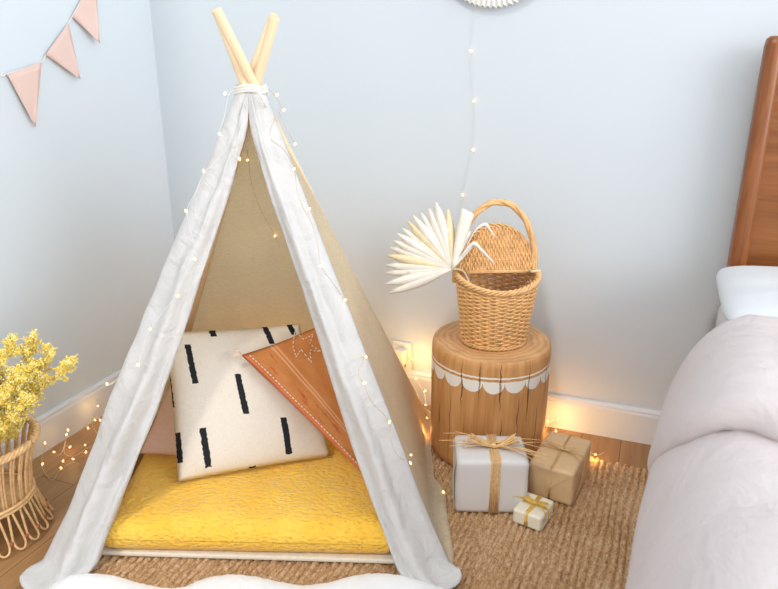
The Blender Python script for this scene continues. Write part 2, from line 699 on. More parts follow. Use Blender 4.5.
# ------------------------------------------------------------------ jute rug
YAW = math.radians(25)
rug_u = Vector((math.cos(YAW), -math.sin(YAW), 0))
rug_v = Vector((math.sin(YAW), math.cos(YAW), 0))
pb = at_z(620, 466.8, 0)
VBK = pb.dot(rug_v)
pl = at_z(84, 566, 0)
ULR = pl.dot(rug_u)
W_ROW = .0200
rows_n = int((1.0 - ULR) / W_ROW)
NX, NY = 8, 300
X = np.linspace(0, rows_n, rows_n * NX + 1)
LEN = 1.28
Y = np.linspace(0, LEN, NY + 1)
gx, gy = np.meshgrid(X, Y, indexing='ij')
fr = gx - np.floor(gx)
row = np.floor(gx)
rph = np.random.rand(rows_n + 2)[row.astype(int)]
prof = np.clip(np.sin(np.pi * fr), 0, 1) ** .7
per = .028
s1 = np.sin(2 * np.pi * (gy / per + rph + (fr - .5) * .9 * np.where(fr < .5, 1, -1)))
hgt = .0003 + .0135 * prof * (.78 + .22 * s1)
wav = .006 * np.sin(gy * 5 + row * .08) + .003 * np.sin(gy * 14 + row * .9)
px_ = gx * W_ROW + wav
py_ = gy + .0025 * np.sin(gx * 2.1)
verts = np.stack([px_, py_, hgt], -1).reshape(-1, 3)
nx_, ny_ = gx.shape
idx = np.arange(nx_ * ny_).reshape(nx_, ny_)
faces = np.stack([idx[:-1, :-1], idx[1:, :-1], idx[1:, 1:], idx[:-1, 1:]], -1).reshape(-1, 4)
me = bpy.data.meshes.new('jute_rug')
me.vertices.add(len(verts))
me.vertices.foreach_set('co', verts.ravel())
me.loops.add(faces.size)
me.loops.foreach_set('vertex_index', faces.ravel().astype(np.int32))
me.polygons.add(len(faces))
me.polygons.foreach_set('loop_start', np.arange(0, faces.size, 4, dtype=np.int32))
me.polygons.foreach_set('loop_total', np.full(len(faces), 4, dtype=np.int32))
me.polygons.foreach_set('use_smooth', np.ones(len(faces), dtype=bool))
me.materials.append(MAT['jute'])
me.update(calc_edges=True)
me.validate()
rug = bpy.data.objects.new('jute_rug', me)
COL.objects.link(rug)
rug.location = rug_u * ULR + rug_v * (VBK - LEN) + Vector((0, 0, .001))
rug.rotation_euler = (0, 0, -YAW)
tag(rug, 'large braided natural jute rug lying under the teepee and gifts', 'rug')
RZ = .013
fm = MB()
rr = random.Random(3)
for i in range(420):
    y = rr.uniform(.02, LEN - .02)
    L = rr.uniform(.035, .075)
    a = rr.uniform(-.5, .5)
    p0 = Vector((.004, y, .006))
    p1 = Vector((-L * .5 * math.cos(a), y + L * .5 * math.sin(a), rr.uniform(.005, .012)))
    p2 = Vector((-L * math.cos(a), y + L * math.sin(a) + rr.uniform(-.01, .01), .002))
    fm.tube([p0, p1, p2], [.0016, .0014, .0008], 4)
fr_o = fm.build('fringe', MAT['jute_fringe'], rug)
fr_o['kind'] = 'stuff'

# ------------------------------------------------------------------ teepee
AP = Vector((-.338, 1.76, 1.135))
FL, FR_ = Vector((-.822, 1.40, 0)), Vector((.108, 1.40, 0))
BL, BR = Vector((-.80, 2.16, 0)), Vector((.120, 2.17, 0))
tee = empty('teepee', (-.33, 1.72, RZ))
tag(tee, "child's linen play teepee with four wooden poles and open front", 'teepee')
TB = tee.location.copy()


def tl(p):
    return Vector(p) - TB


cc = Vector((0, 0, 0))
for foot, ext in ((FL, .146), (BL, .136), (BR, .150), (FR_, .140)):
    e = Vector((foot.x - AP.x, foot.y - AP.y, 0)).normalized()
    perp = Vector((e.y, -e.x, 0))
    off = perp * .0165
    f0 = foot + Vector((0, 0, RZ + .004))
    cross = AP + off
    f0 = f0 - e * .018
    d = f0 - cross
    tip = cross - d * ext
    ax = (f0 - tip)
    L = ax.length
    m = MB()
    prf = [(0, .001), (.0, .0105), (.003, .0125), (L - .003, .0125), (L, .0105), (L, .001)]
    ring = []
    for z, r in prf:
        ring.append([Vector((r * math.cos(2 * PI * k / 20), r * math.sin(2 * PI * k / 20), z)) for k in range(20)])
    m.grid(ring, closed_u=True)
    o = m.build('pole', MAT['pole'], tee)
    o.location = tl(tip)
    o.rotation_euler = ax.to_track_quat('Z', 'Y').to_euler()

ZT = .012                                   # cloth clears the rug by this much


def canvas_point(k, s):
    if s < 0 or s > 3:                      # turned in round the front poles
        A = FL if s < 0 else FR_
        p = lerp(AP, A, k)
        w = .019 + .008 * k
        e = min(1, (-s if s < 0 else s - 3) / .06)
        sd_ = 1 if s < 0 else -1
        return p + Vector((sd_ * (.03 * k * e - .02 * (1 - e)), -w * (.7 + .3 * e), 0)), Vector((0, -1, 0))
    return canvas_side(k, s)


def canvas_side(k, s):
    """k 0 apex..1 hem, s in 0..3 running FL>BL>BR>FR around the outside"""
    cs = [FL, BL, BR, FR_]
    i = min(int(s), 2)
    t = s - i
    A, B = cs[i], cs[i + 1]
    pa, pbb = lerp(AP, A, k), lerp(AP, B, k)
    p = lerp(pa, pbb, t)
    n = (B - A).cross(Vector((0, 0, 1))).normalized() * -1     # outward
    mid = lerp(A, B, .5)
    if n.dot(mid - Vector((AP.x, AP.y, 0))) < 0:
        n = -n
    w = .019 + .008 * k
    # rounded corner offset
    ca = (A - Vector((AP.x, AP.y, 0))).normalized()
    cb = (B - Vector((AP.x, AP.y, 0))).normalized()
    e = min(1.0, min(t, 1 - t) / .06)
    nn = lerp(ca if t < .5 else cb, n, e).normalized() * (.72 + .28 * e)
    sag = .028 * math.sin(PI * t) ** 1.2 * math.sin(PI * min(1, k * .8))
    if i == 1:
        sag *= .5
    p = p + nn * w - n * sag
    fold = .009 * k * nz(s * 7.0, k * 2.2, 5) + .006 * k * nz(s * 16, k * 1.2, 9)
    p = p + n * fold
    return p, n


mb = MB()
rows = []
NK, NS = 60, 96
for i in range(NK + 1):
    k = .008 + (1.0 - .008) * i / NK
    r_ = []
    for j in range(NS + 1):
        s = -.06 + 3.12 * j / NS
        p, n = canvas_point(k, s)
        if p.z < ZT + .012:
            p.z = ZT + .012
        r_.append(tl(p))
    rows.append(r_)
# hem lying out on the floor
for e in (.008, .016, .026):
    r_ = []
    for j in range(NS + 1):
        s = -.06 + 3.12 * j / NS
        p, n = canvas_point(1.0, s)
        s = max(0.0, min(3.0, s))
        w = 1.0 if s < 1 or s > 2 else .4
        pr = .35 if s < 1 else (1.0 if s < 2 else interp(s, [2, 2.55, 2.60, 3], [.2, .4, 1.35, 1.5]))
        p = p + n * e * w * pr * (.9 + .3 * nz(s * 5, 1, 2))
        p.z = ZT + .006 + .004 * (nz(s * 6, 1, 7) + .6) * (1 if e < .04 else .3)
        r_.append(tl(p))
    rows.append(r_)
mb.grid(rows)
mb.build('canvas', MAT['canvas'], tee, solid=.002)

INK = [.005, .07, .15, .29, .40, .51, .74, .9, 1.0]
INL = [0.570, 0.463, 0.317, 0.224, 0.190, 0.175, 0.136, 0.116, 0.112]
INR = [0.534, 0.448, 0.295, 0.186, 0.148, 0.133, 0.119, 0.100, 0.095]


def flap(side):
    rows = []
    NT, NKK = 22, 90
    P0, P1 = (FL, FR_) if side < 0 else (FR_, FL)
    tab = INL if side < 0 else INR
    for i in range(NKK + 1):
        k = .006 + (1.045 - .006) * i / NKK
        pa, pb2 = lerp(AP, P0, min(k, 1)), lerp(AP, P1, min(k, 1))
        a = interp(min(k, 1), INK, tab)
        wdt = (pb2 - pa).length * a
        r_ = []
        for j in range(NT + 1):
            t = j / NT
            p = lerp(pa, pb2, a * t)
            bulge = .026 * math.sin(PI * min(1, t * 1.15)) * min(1, k * 1.6)
            # outer edge wraps round the pole
            TW = .24
            rad = .027 + .012 * k
            if t < TW:
                an = math.radians(lerp(-12, 90, t / TW))
                p = pa + Vector((side * rad * math.cos(an), -rad * math.sin(an), 0)) + (pb2 - pa) * (a * t) * .35
            else:
                q = (t - TW) / (1 - TW)
                p = lerp(pa, pb2, a * (TW * .35 + (1 - TW * .35) * q)) + Vector((0, -rad - bulge * math.sin(PI * min(1, q * 1.1)), 0))
            # the drawn-back edge rolls inwards
            if t > .86:
                q = (t - .86) / .14
                p = p + Vector((0, .030 * q * q * k, 0))
            # long drape folds
            fo = .009 * math.sin(t * 11 + k * 3.5 + 1.5 * nz(k * 3, side, 4)) * min(1, k * 1.4)
            fo += .012 * nz(t * 4 + side * 7, k * 7, 1.7) * min(1, k * 1.5) + .006 * nz(t * 9, k * 22, 3.3) + .002 * nz(t * 12 + k * 9, k * 30, 5.1)
            p = p + Vector((.2 * side, -1, .15)) * fo
            if k > .86:
                q = (k - .86) / .185
                p = p + Vector((side * .012 * q ** 1.5 * (1 - t * .7), -.045 * q ** 1.6, 0))
                if side > 0:
                    p = p + Vector((.012 * q * q, 0, 0))
            if k > .97:
                q = (k - .97) / .075
                p = p + Vector((side * .004 * q, -.030 * q, 0))
            low = ZT + .014 + .012 * (nz(t * 6, k * 20, side * 3) + .5) * max(0, min(1, (k - .9) * 10))
            if p.z < low:
                p.z = low
            r_.append(tl(p))
        rows.append(r_)
    m = MB()
    m.grid(rows)
    o = m.build('door_flap', MAT['flap'], tee, solid=.003)
    return o


flap(-1)
flap(1)
m = MB()
cpts = []
for i in range(73):
    w = 2 * PI * i / 24
    cpts.append(tl(AP + Vector((.038 * math.cos(w), .036 * math.sin(w), -.010 + .006 * (i / 24 - 1.5) + .003 * math.sin(3 * w)))))
m.tube(cpts, .0042, 6)
kx = AP + Vector((.02, -.046, -.01))
m.tube([tl(kx + Vector(q)) for q in ((0, 0, 0), (.015, -.008, -.014), (.024, -.004, -.04))], .003, 5)
m.build('tie_cord', MAT['cord'], tee)

# ------------------------------------------------------------------ bedding in the teepee
fm0 = at_z(97, 552, RZ + .013)
fm1 = at_z(402, 561, RZ + .013)
m = MB()
pts = [fm0, fm1, Vector((fm1.x + .02, 1.98, 0)), Vector((fm0.x - .02, 1.98, 0))]
lo_ = [Vector((p.x, p.y, RZ + .001)) for p in pts]
hi_ = [Vector((p.x, p.y, RZ + .014)) for p in pts]
m.add(lo_ + hi_, [(3, 2, 1, 0), (4, 5, 6, 7), (0, 1, 5, 4), (1, 2, 6, 5), (2, 3, 7, 6), (3, 0, 4, 7)])
o = m.build('floor_mat', MAT['mat'], bevel=.005)
tag(o, 'thin cream floor mat under the yellow mattress in the teepee', 'mat')


def soft_slab(name, c4, z0, z1, mat, rnd=.035, n=56, amp=.004, seed=0, puff=.01):
    """mattress-like slab over quad c4 (FL,FR,BR,BL) with rounded rim"""
    rows = []
    c4 = [Vector((p.x, p.y, 0)) for p in c4]

    def q(s, t):
        return lerp(lerp(c4[0], c4[1], s), lerp(c4[3], c4[2], s), t)
    cen = q(.5, .5)
    w = (c4[1] - c4[0]).length
    d = (c4[3] - c4[0]).length
    hgt_ = z1 - z0
    m = MB()
    top, prof_ = [], []
    for i in range(n + 1):
        r_ = []
        for j in range(n + 1):
            s, t = j / n, i / n
            # cluster at the rim
            s = .5 - .5 * math.cos(PI * s) if True else s
            t = .5 - .5 * math.cos(PI * t)
            p = q(s, t)
            e = min(s * w, (1 - s) * w, t * d, (1 - t) * d)
            k = min(1, e / rnd)
            z = z1 - (1 - math.sqrt(max(0, 1 - (1 - k) ** 2))) * hgt_ * .5
            z += puff * min(1, e / (rnd * 3)) + amp * nz(p.x * 14, p.y * 14, seed) * k
            p.z = z
            r_.append(p)
        top.append(r_)
    m.grid(top)
    bot = []
    for i in range(n + 1):
        r_ = []
        for j in range(n + 1):
            p = top[i][j]
            s, t = j / n, i / n
            e2 = top[i][j]
            s2 = .5 - .5 * math.cos(PI * s)
            t2 = .5 - .5 * math.cos(PI * t)
            e = min(s2 * w, (1 - s2) * w, t2 * d, (1 - t2) * d)
            k = min(1, e / (rnd * .7))
            z = z0 + (1 - math.sqrt(max(0, 1 - (1 - k) ** 2))) * (top[0][0].z - z0) * .98
            r_.append(Vector((p.x, p.y, min(z, p.z))))
        bot.append(r_)
    m.grid(bot)
    o = m.build(name, mat)
    bm = bmesh.new()
    bm.from_mesh(o.data)
    bmesh.ops.remove_doubles(bm, verts=bm.verts, dist=.0008)
    bmesh.ops.recalc_face_normals(bm, faces=bm.faces)
    bm.to_mesh(o.data)
    bm.free()
    return o


MZ0, MZ1 = RZ + .015, .118
ya = at_z(104, 551, MZ0 + .01)
yb = at_z(392, 557, MZ0 + .01)
o = soft_slab('mattress', [ya, yb, Vector((yb.x - .015, 1.97, 0)), Vector((ya.x - .025, 1.97, 0))], MZ0, MZ1, MAT['quilt'], .045, 60, .005, 3, .006)
tag(o, 'mustard yellow quilted mattress lying on the teepee floor', 'mattress')
MT = MZ1 + .006


def pillow(name, bl, br, tr, tlc, T, mat, parent=None, pinch=.04, seed=0, n=34, wr=.004, flatback=.7, power=.5):
    """cushion spanning four corners, fat in the middle; UV 0..1 across the front"""
    bl, br, tr, tlc = map(Vector, (bl, br, tr, tlc))
    N = (br - bl).cross(tlc - bl).normalized()
    cen = (bl + br + tr + tlc) / 4
    vs, fs, uvs = [], [], []
    for sd in (1, -1):
        for i in range(n + 1):
            for j in range(n + 1):
                s, t = j / n, i / n
                a, c = 2 * s - 1, 2 * t - 1
                p = lerp(lerp(bl, br, s), lerp(tlc, tr, s), t)
                pull = pinch * ((1 - a * a) * abs(c) ** 3 + (1 - c * c) * abs(a) ** 3)
                p = lerp(p, cen, pull)
                pr = ((1 - a ** 2) * (1 - c ** 2)) ** power
                h = T * pr * (1 if sd > 0 else flatback)
                h += wr * nz(s * 5 + seed, t * 5, sd * 3 + seed) * min(1, pr * 3)
                p = p + N * (h * sd)
                vs.append(p)
                uvs.append((s, t))
    M1 = (n + 1) ** 2
    for sd in (0, 1):
        for i in range(n):
            for j in range(n):
                q = [i * (n + 1) + j, i * (n + 1) + j + 1, (i + 1) * (n + 1) + j + 1, (i + 1) * (n + 1) + j]
                q = [x + sd * M1 for x in q]
                fs.append(tuple(q) if sd == 0 else tuple(reversed(q)))
    me = bpy.data.meshes.new(name)
    org = Vector((cen.x, cen.y, min(v.z for v in vs)))
    me.from_pydata([tuple(v - org) for v in vs], [], fs)
    me.materials.append(mat)
    ul = me.uv_layers.new(name='UVMap')
    for lp in me.loops:
        ul.data[lp.index].uv = uvs[lp.vertex_index]
    bm = bmesh.new()
    bm.from_mesh(me)
    bmesh.ops.remove_doubles(bm, verts=bm.verts, dist=.0004)
    bm.to_mesh(me)
    bm.free()
    me.polygons.foreach_set('use_smooth', [True] * len(me.polygons))
    o = bpy.data.objects.new(name, me)
    COL.objects.link(o)
    o.location = org
    if parent:
        o.parent = parent

    def surf(s, t, lift=0.0):
        a, c = 2 * s - 1, 2 * t - 1
        p = lerp(lerp(bl, br, s), lerp(tlc, tr, s), t)
        pull = pinch * ((1 - a * a) * abs(c) ** 3 + (1 - c * c) * abs(a) ** 3)
        p = lerp(p, cen, pull)
        pr = max(0, (1 - a ** 2) * (1 - c ** 2)) ** power
        h = T * pr + wr * nz(s * 5 + seed, t * 5, 3 + seed) * min(1, pr * 3)
        return p + N * (h + lift) - org
    return o, surf


# white cushion with black dashes
wbl = at_z(178, 482, MT + .012)
wbr = at_z(331, 456, MT + .012)
upv = Vector((.012, .165, .375))
wc, _ = pillow('cushion', wbl, wbr, wbr + upv + Vector((-.105, -.01, -.035)), wbl + upv + Vector((-.060, 0, -.015)), .058, MAT['dash'], pinch=.02, seed=2)
tag(wc, 'square cream cushion with short black brush dashes leaning in the teepee', 'cushion')

# terracotta cushion leaning over it, stitched edge towards us
nrm = (wbr - wbl).cross(upv).normalized()
tA = on_plane(241, 355, wbl + nrm * .070, nrm)
tB = at_z(384, 496, MT + .012)
tC = tA + Vector((.235, .115, .058))
tD = tB + Vector((.0, .13, .08))
tc_, tsurf = pillow('cushion', tA, tB, tD, tC, .032, MAT['terra'], pinch=.03, seed=9, wr=.006, flatback=.35)
tag(tc_, 'rust terracotta cushion with white stitched edge lying across the cream cushion', 'cushion')
sm = MB()
for i in range(46):
    s0, s1_ = .02 + .96 * i / 46, .02 + .96 * (i + .62) / 46
    sm.tube([tsurf(s0, .055, .001), tsurf((s0 + s1_) / 2, .055, .0022), tsurf(s1_, .055, .001)], .0016, 5)
sm.build('stitching', MAT['stitch'], tc_)
sm = MB()
star = [(.22, .66), (.30, .60), (.27, .70), (.38, .70), (.30, .78), (.34, .88), (.26, .82), (.2, .92), (.21, .80), (.12, .78), (.22, .66)]
for a_, b_ in zip(star[:-1], star[1:]):
    for q in range(3):
        t0, t1 = q / 3, (q + .55) / 3
        pa = (a_[0] + (b_[0] - a_[0]) * t0, a_[1] + (b_[1] - a_[1]) * t0)
        pb_ = (a_[0] + (b_[0] - a_[0]) * t1, a_[1] + (b_[1] - a_[1]) * t1)
        sm.tube([tsurf(pa[0] - .15, pa[1] - .19, .0012), tsurf(pb_[0] - .15, pb_[1] - .19, .0012)], .0016, 4)
sm.build('embroidered_star', MAT['stitch'], tc_)
sm = MB()
c0 = tsurf(0, 0)
for i in range(9):
    a = random.uniform(1.9, 4.2)
    sm.tube([c0 + Vector((.004, 0, 0)), c0 + Vector((.012 * math.cos(a), -.006, .014 * math.sin(a) + .004)),
             c0 + Vector((.022 * math.cos(a) - .004, -.010, .02 * math.sin(a)))], .0012, 4)
ts = sm.build('tassel', MAT['stitch'], tc_)
ts['label'] = 'pale pink thread tassel'

# dusty pink cushion tucked behind on the left
p1 = at_z(130, 462, MT + .012)
p2 = at_z(190, 486, MT + .012) + Vector((.07, .02, 0))
pc, _ = pillow('cushion', p1 + Vector((.01, .04, 0)), p2 + Vector((0, .085, 0)), p2 + Vector((.0, .20, .24)), p1 + Vector((.105, .16, .215)), .03, MAT['blush'], pinch=.05, seed=5)
tag(pc, 'dusty pink cushion tucked behind the cream cushion at the left flap', 'cushion')

# ------------------------------------------------------------------ white fleece rug in front
outline = [(48, 584), (62, 577), (80, 571), (100, 570), (120, 573), (140, 579), (160, 584), (180, 585), (196, 580), (212, 574), (238, 571), (262, 574), (282, 579),
           (305, 582), (326, 580), (348, 574), (372, 570), (396, 571), (418, 577), (440, 583), (462, 589)]
top_ = [at_z(x, y, .03) for x, y in outline]
yb0 = .98
ring0 = []
fz = []
NR = 16
dense = catmull(top_, 6)
for r in range(NR + 1):
    t = r / NR
    row_ = []
    for p in dense:
        q = Vector((lerp(p.x, -.31 + (p.x + .31) * .93, t), lerp(p.y, yb0, t), 0))
        q.z = .014 + .036 * math.sqrt(max(0, 1 - (1 - min(1, t * 5)) ** 2)) + .006 * nz(q.x * 22, q.y * 22, 4) * min(1, t * 5) + .003 * nz(q.x * 90, q.y * 90, 8)
        if q.x < -.75 or q.x > .2:
            pass
        row_.append(q)
    ring0.append(row_)
# ends taper down
for row_ in ring0:
    n_ = len(row_)
    for j, q in enumerate(row_):
        e = min(j, n_ - 1 - j) / 10
        if e < 1:
            q.z = .014 + (q.z - .014) * math.sqrt(max(0, 1 - (1 - e) ** 2))
m = MB()
m.grid(ring0)
base = [[Vector((q.x, q.y, .0128)) for q in row_] for row_ in ring0]
m.grid([ring0[0], base[0]])
m.grid([[ring0[i][0], base[i][0]] for i in range(NR + 1)])
m.grid([[ring0[i][-1], base[i][-1]] for i in range(NR + 1)])
m.grid(base)
fleece = m.build('fleece_rug', MAT['fur'])
tag(fleece, 'white fleece rug with wavy edge on the jute in front of the teepee', 'rug')
# ------------------------------------------------------------------ tree stump stool
SC = Vector((.314, 1.957, RZ + .001))
SH = .372
stump = MB()
NA = 120
prof_ = [(0, .001), (0, .10), (0, .172), (.006, .178), (.03, .1805), (.10, .1805), (.18, .181), (.26, .182), (.31, .182), (.350, .1815), (.364, .179), (SH, .172), (SH, .12), (SH + .0005, .06), (SH + .0005, .001)]
rws = []
for z, r in prof_:
    rr_ = []
    for k in range(NA):
        w = 2 * PI * k / NA
        wob = 1 + .012 * nz(math.cos(w) * 1.5, math.sin(w) * 1.5, 3) + .006 * nz(math.cos(w) * 6, math.sin(w) * 6, z * 2)
        rr_.append(Vector((r * wob * math.cos(w), r * wob * math.sin(w), z)))
    rws.append(rr_)
stump.grid(rws, closed_u=True)
so = stump.build('stump_stool', MAT['stump'])
so.location = SC
tag(so, 'round natural tree stump stool with white painted scallop border', 'stool')
STZ = SC.z + SH

# ------------------------------------------------------------------ picnic basket
BC = Vector((.316, 1.925, STZ + .001))
bas = empty('picnic_basket', BC, math.radians(4))
tag(bas, 'honey wicker picnic basket with open lid standing on the stump', 'basket')
BH = .213


def brad(z):
    """half width of the basket at height z"""
    return lerp(.089, .118, (z / BH) ** .8)


OV = .80


def rimdip(w, z):
    """front of the mouth dips down"""
    f = max(0, -math.sin(w))
    return z - .028 * (f ** 1.6) * (z / BH) ** 3


m = MB()
NB = 28
ROWS = 31
for r in range(ROWS):
    z = .006 + (BH - .012) * r / (ROWS - 1)
    R = brad(z)
    pts = []
    for k in range(NB * 4):
        w = 2 * PI * k / (NB * 4)
        o_ = .0034 * math.cos(NB / 2 * 2 * w / 1.0 * .5 + (PI if r % 2 else 0))
        pts.append(Vector(((R + o_) * math.cos(w), (R + o_) * OV * math.sin(w), rimdip(w, z))))
    m.tube(pts, .0036, 5, closed=True)
m.build('woven_body', MAT['wicker'], bas)
m = MB()
for k in range(NB):
    w = 2 * PI * (k + .25) / NB
    pts = [Vector((brad(z) * math.cos(w), brad(z) * OV * math.sin(w), rimdip(w, z))) for z in np.linspace(.002, BH, 6)]
    m.tube(pts, .0034, 5)
m.build('stakes', MAT['wicker'], bas)
m = MB()
rows = []
for e in (0, .3, .6, .9, 1.0):
    rows.append([Vector((brad(0) * e * math.cos(2 * PI * k / 40) + .00001 * k, brad(0) * e * OV * math.sin(2 * PI * k / 40), .004)) for k in range(40)])
m.grid(rows, closed_u=True)
m.build('base_panel', MAT['wicker'], bas, solid=.004)


def braid(R, z, amp, turns, r, strands, zfun=None, rf=OV):
    m = MB()
    N_ = 200
    for s in range(strands):
        pts = []
        for k in range(N_):
            w = 2 * PI * k / N_
            ph = turns * w + 2 * PI * s / strands
            rr_ = R + amp * math.cos(ph)
            zz = z + amp * math.sin(ph)
            if zfun:
                zz = zfun(w, z) + amp * math.sin(ph)
            pts.append(Vector((rr_ * math.cos(w), rr_ * rf * math.sin(w), zz)))
        m.tube(pts, r, 5, closed=True)
    return m


braid(brad(BH) + .002, BH, .0058, 12, .0042, 4, rimdip).build('rim', MAT['wicker_dark'], bas)
braid(brad(0) + .002, .007, .004, 14, .0036, 3).build('foot_border', MAT['wicker_dark'], bas)
# hinge bar and lid
hy = .012
m = MB()
m.tube([(-.121, hy, BH + .003), (.121, hy, BH + .003)], .0045, 8)
m.build('hinge_bar', MAT['wicker_dark'], bas)
m = MB()
m.tube([(.098, hy - .012, BH + .006), (.128, hy - .012, BH + .007)], .0045, 8)
m.build('peg', MAT['palm_mid'], bas)
lid = empty('lid', (0, hy, BH + .006))
lid.parent = bas
lid.rotation_euler = (math.radians(-20), 0, 0)      # leans back
LA, LH = .110, .135
m = MB()
NVS = 40
for k in range(NVS):
    x = -LA + 2 * LA * (k + .5) / NVS
    top = LH * math.sqrt(max(0, 1 - (x / LA) ** 2)) ** .9
    if top < .006:
        continue
    n_ = max(4, int(top / .006))
    pts = []
    for i in range(n_ + 1):
        z = top * i / n_
        pts.append(Vector((x, .0030 * math.sin(PI * z / .013 + (PI if k % 2 else 0)), z)))
    m.tube(pts, .0032, 5)
m.build('lid_weave', MAT['wicker'], lid)
m = MB()
for i in range(9):
    z = .006 + i * .013
    hw = LA * math.sqrt(max(0, 1 - (z / LH) ** 2)) if z < LH else 0
    if hw > .02:
        m.tube([(-hw, 0, z), (hw, 0, z)], .0024, 5)
m.build('lid_stakes', MAT['wicker'], lid)
m = MB()
for s in range(3):
    pts = []
    for k in range(120):
        w = PI * k / 119
        ph = 11 * w + s * 2 * PI / 3
        R = 1 + .035 * math.cos(ph)
        pts.append(Vector((LA * R * math.cos(w), .004 * math.sin(ph), LH * R * math.sin(w) ** .9)))
    m.tube(pts, .0033, 5)
m.tube([(-LA, 0, 0), (LA, 0, 0)], .0045, 6)
m.build('lid_border', MAT['wicker_dark'], lid)
m = MB()
NHN = 90
for s in range(3):
    pts = []
    for k in range(NHN + 1):
        w = PI * k / NHN
        ph = 5 * w + s * 2 * PI / 3
        base_ = Vector((.119 * math.cos(w), hy + .016, BH - .03 + .238 * math.sin(w) ** .85))
        rad = Vector((math.cos(w), 0, math.sin(w)))
        pts.append(base_ + rad * .0042 * math.cos(ph) + Vector((0, .0042 * math.sin(ph), 0)))
    m.tube(pts, .0062, 7)
m.build('handle', MAT['wicker_dark'], bas)

# ------------------------------------------------------------------ dried palm fan in the basket
pv = CAM + ray(452, 269) * (1.885 / ray(452, 269).y)
palm = empty('palm_fan', pv)
tag(palm, 'bleached dried palm fan leaf sticking out of the wicker basket', 'dried palm leaf')
# fan plane faces the camera
view = (CAM - pv).normalized()
vx = Vector((0, 0, 1)).cross(view).normalized()
vy = view.cross(vx).normalized()
sc_ = (pv - CAM).dot(Vector((0, math.cos(TH), -math.sin(TH)))) / F     # metres per pixel at the leaf


def fan_pt(px, py, depth=0.0):
    return vx * (px * sc_) + vy * (-py * sc_) + view * depth


tips = [(-62, 26), (-66, 17), (-67, 6), (-66, -2), (-65, -12), (-63, -20), (-60, -27), (-56, -34), (-52, -40), (-46, -47), (-40, -52),
        (-33, -56), (-25, -60), (-18, -66), (-6, -60)]
blade_tone = [0, 0, 0, 0, 1, 0, 0, 0, 0, 1, 0, 0, 0, 0, 1]
for sel, nm, mt in ((0, 'blades', MAT['palm']), (1, 'golden_blades', MAT['palm_mid'])):
    m = MB()
    for i, (tx, ty) in enumerate(tips):
        if blade_tone[i] != sel:
            continue
        L = math.hypot(tx, ty)
        dx, dy = tx / L, ty / L
        nx2, ny2 = -dy, dx
        rows = []
        hwb = [0.8, 2.4, 4.2, 5.4, 5.6, 4.8, 3.2, .8]
        if i == 13:
            hwb = [0.6, 1.6, 2.8, 4.0, 5.0, 5.2, 4.0, .8]
        for q, hw_ in enumerate(hwb):
            t = q / (len(hwb) - 1)
            bx, by = tx * t, ty * t
            bend = .010 * t * t * math.sin(i * 2.1)
            fold_ = .0045 * (hw_ / 4)
            rows.append([fan_pt(bx - nx2 * hw_, by - ny2 * hw_, bend - fold_), fan_pt(bx - nx2 * hw_ * .5, by - ny2 * hw_ * .5, bend),
                         fan_pt(bx, by, bend + fold_), fan_pt(bx + nx2 * hw_ * .5, by + ny2 * hw_ * .5, bend), fan_pt(bx + nx2 * hw_, by + ny2 * hw_, bend - fold_)])
        m.grid(rows)
    m.build(nm, mt, palm, solid=.0012)
m = MB()
rows = []
for q in np.linspace(.04, .66, 7):
    r_ = []
    for i, (tx, ty) in enumerate(tips):
        r_.append(fan_pt(tx * q, ty * q, .0035 * q))
        if i < len(tips) - 1:
            nx_t, ny_t = (tx + tips[i + 1][0]) / 2, (ty + tips[i + 1][1]) / 2
            r_.append(fan_pt(nx_t * q * 1.01, ny_t * q * 1.01, -.006 * q))
    rows.append(r_)
m.grid(rows)
m.build('pleated_web', MAT['palm'], palm, solid=.001)
m = MB()
# broad cut blade to the right and the webbing at its foot
rows = []
for t in np.linspace(0, 1, 8):
    cx_, cy_ = lerp(0, 14, t), lerp(0, -58, t)
    hw_ = lerp(1.5, 6.2, min(1, t * 1.5))
    rows.append([fan_pt(cx_ + a * hw_, cy_ + .22 * a * hw_ + (1.8 * a if t > .95 else 0), .004 * (1 - abs(a)) + .006 * t) for a in (-1, -.5, 0, .5, 1)])
m.grid(rows)
for ex, ey, hw0 in ((20, -26, 3.5), (16, -38, 3.0)):
    rows = []
    for t in np.linspace(0, 1, 6):
        rows.append([fan_pt(ex * t + a * hw0 * (.4 + t * .6), ey * t, .003 - .002 * abs(a)) for a in (-1, 0, 1)])
    m.grid(rows)
m.build('broad_blade', MAT['palm'], palm, solid=.0012)
m = MB()
for pts in ([(14, -24), (22, -39), (31, -45), (36, -40), (42, -32)], [(10, -14), (20, -26), (30, -18), (43, -5)]):
    cp = catmull([fan_pt(x, y, .010) for x, y in pts], 5)
    rows = []
    for i, p in enumerate(cp):
        t = i / (len(cp) - 1)
        hw_ = .0062 * (1 - t ** 2.2) + .0005
        rows.append([p + vy * hw_ + vx * hw_ * .3, p + view * .001, p - vy * hw_ - vx * hw_ * .3])
    m.grid(rows)
m.build('curling_blade', MAT['palm'], palm, solid=.001)
m = MB()
m.tube(catmull([fan_pt(0, 0, 0), BC + Vector((-.095, -.005, BH + .004)) - pv, BC + Vector((-.06, .0, .12)) - pv, BC + Vector((-.02, .01, .02)) - pv], 5), .0030, 6)
m.build('stalk', MAT['palm_mid'], palm)


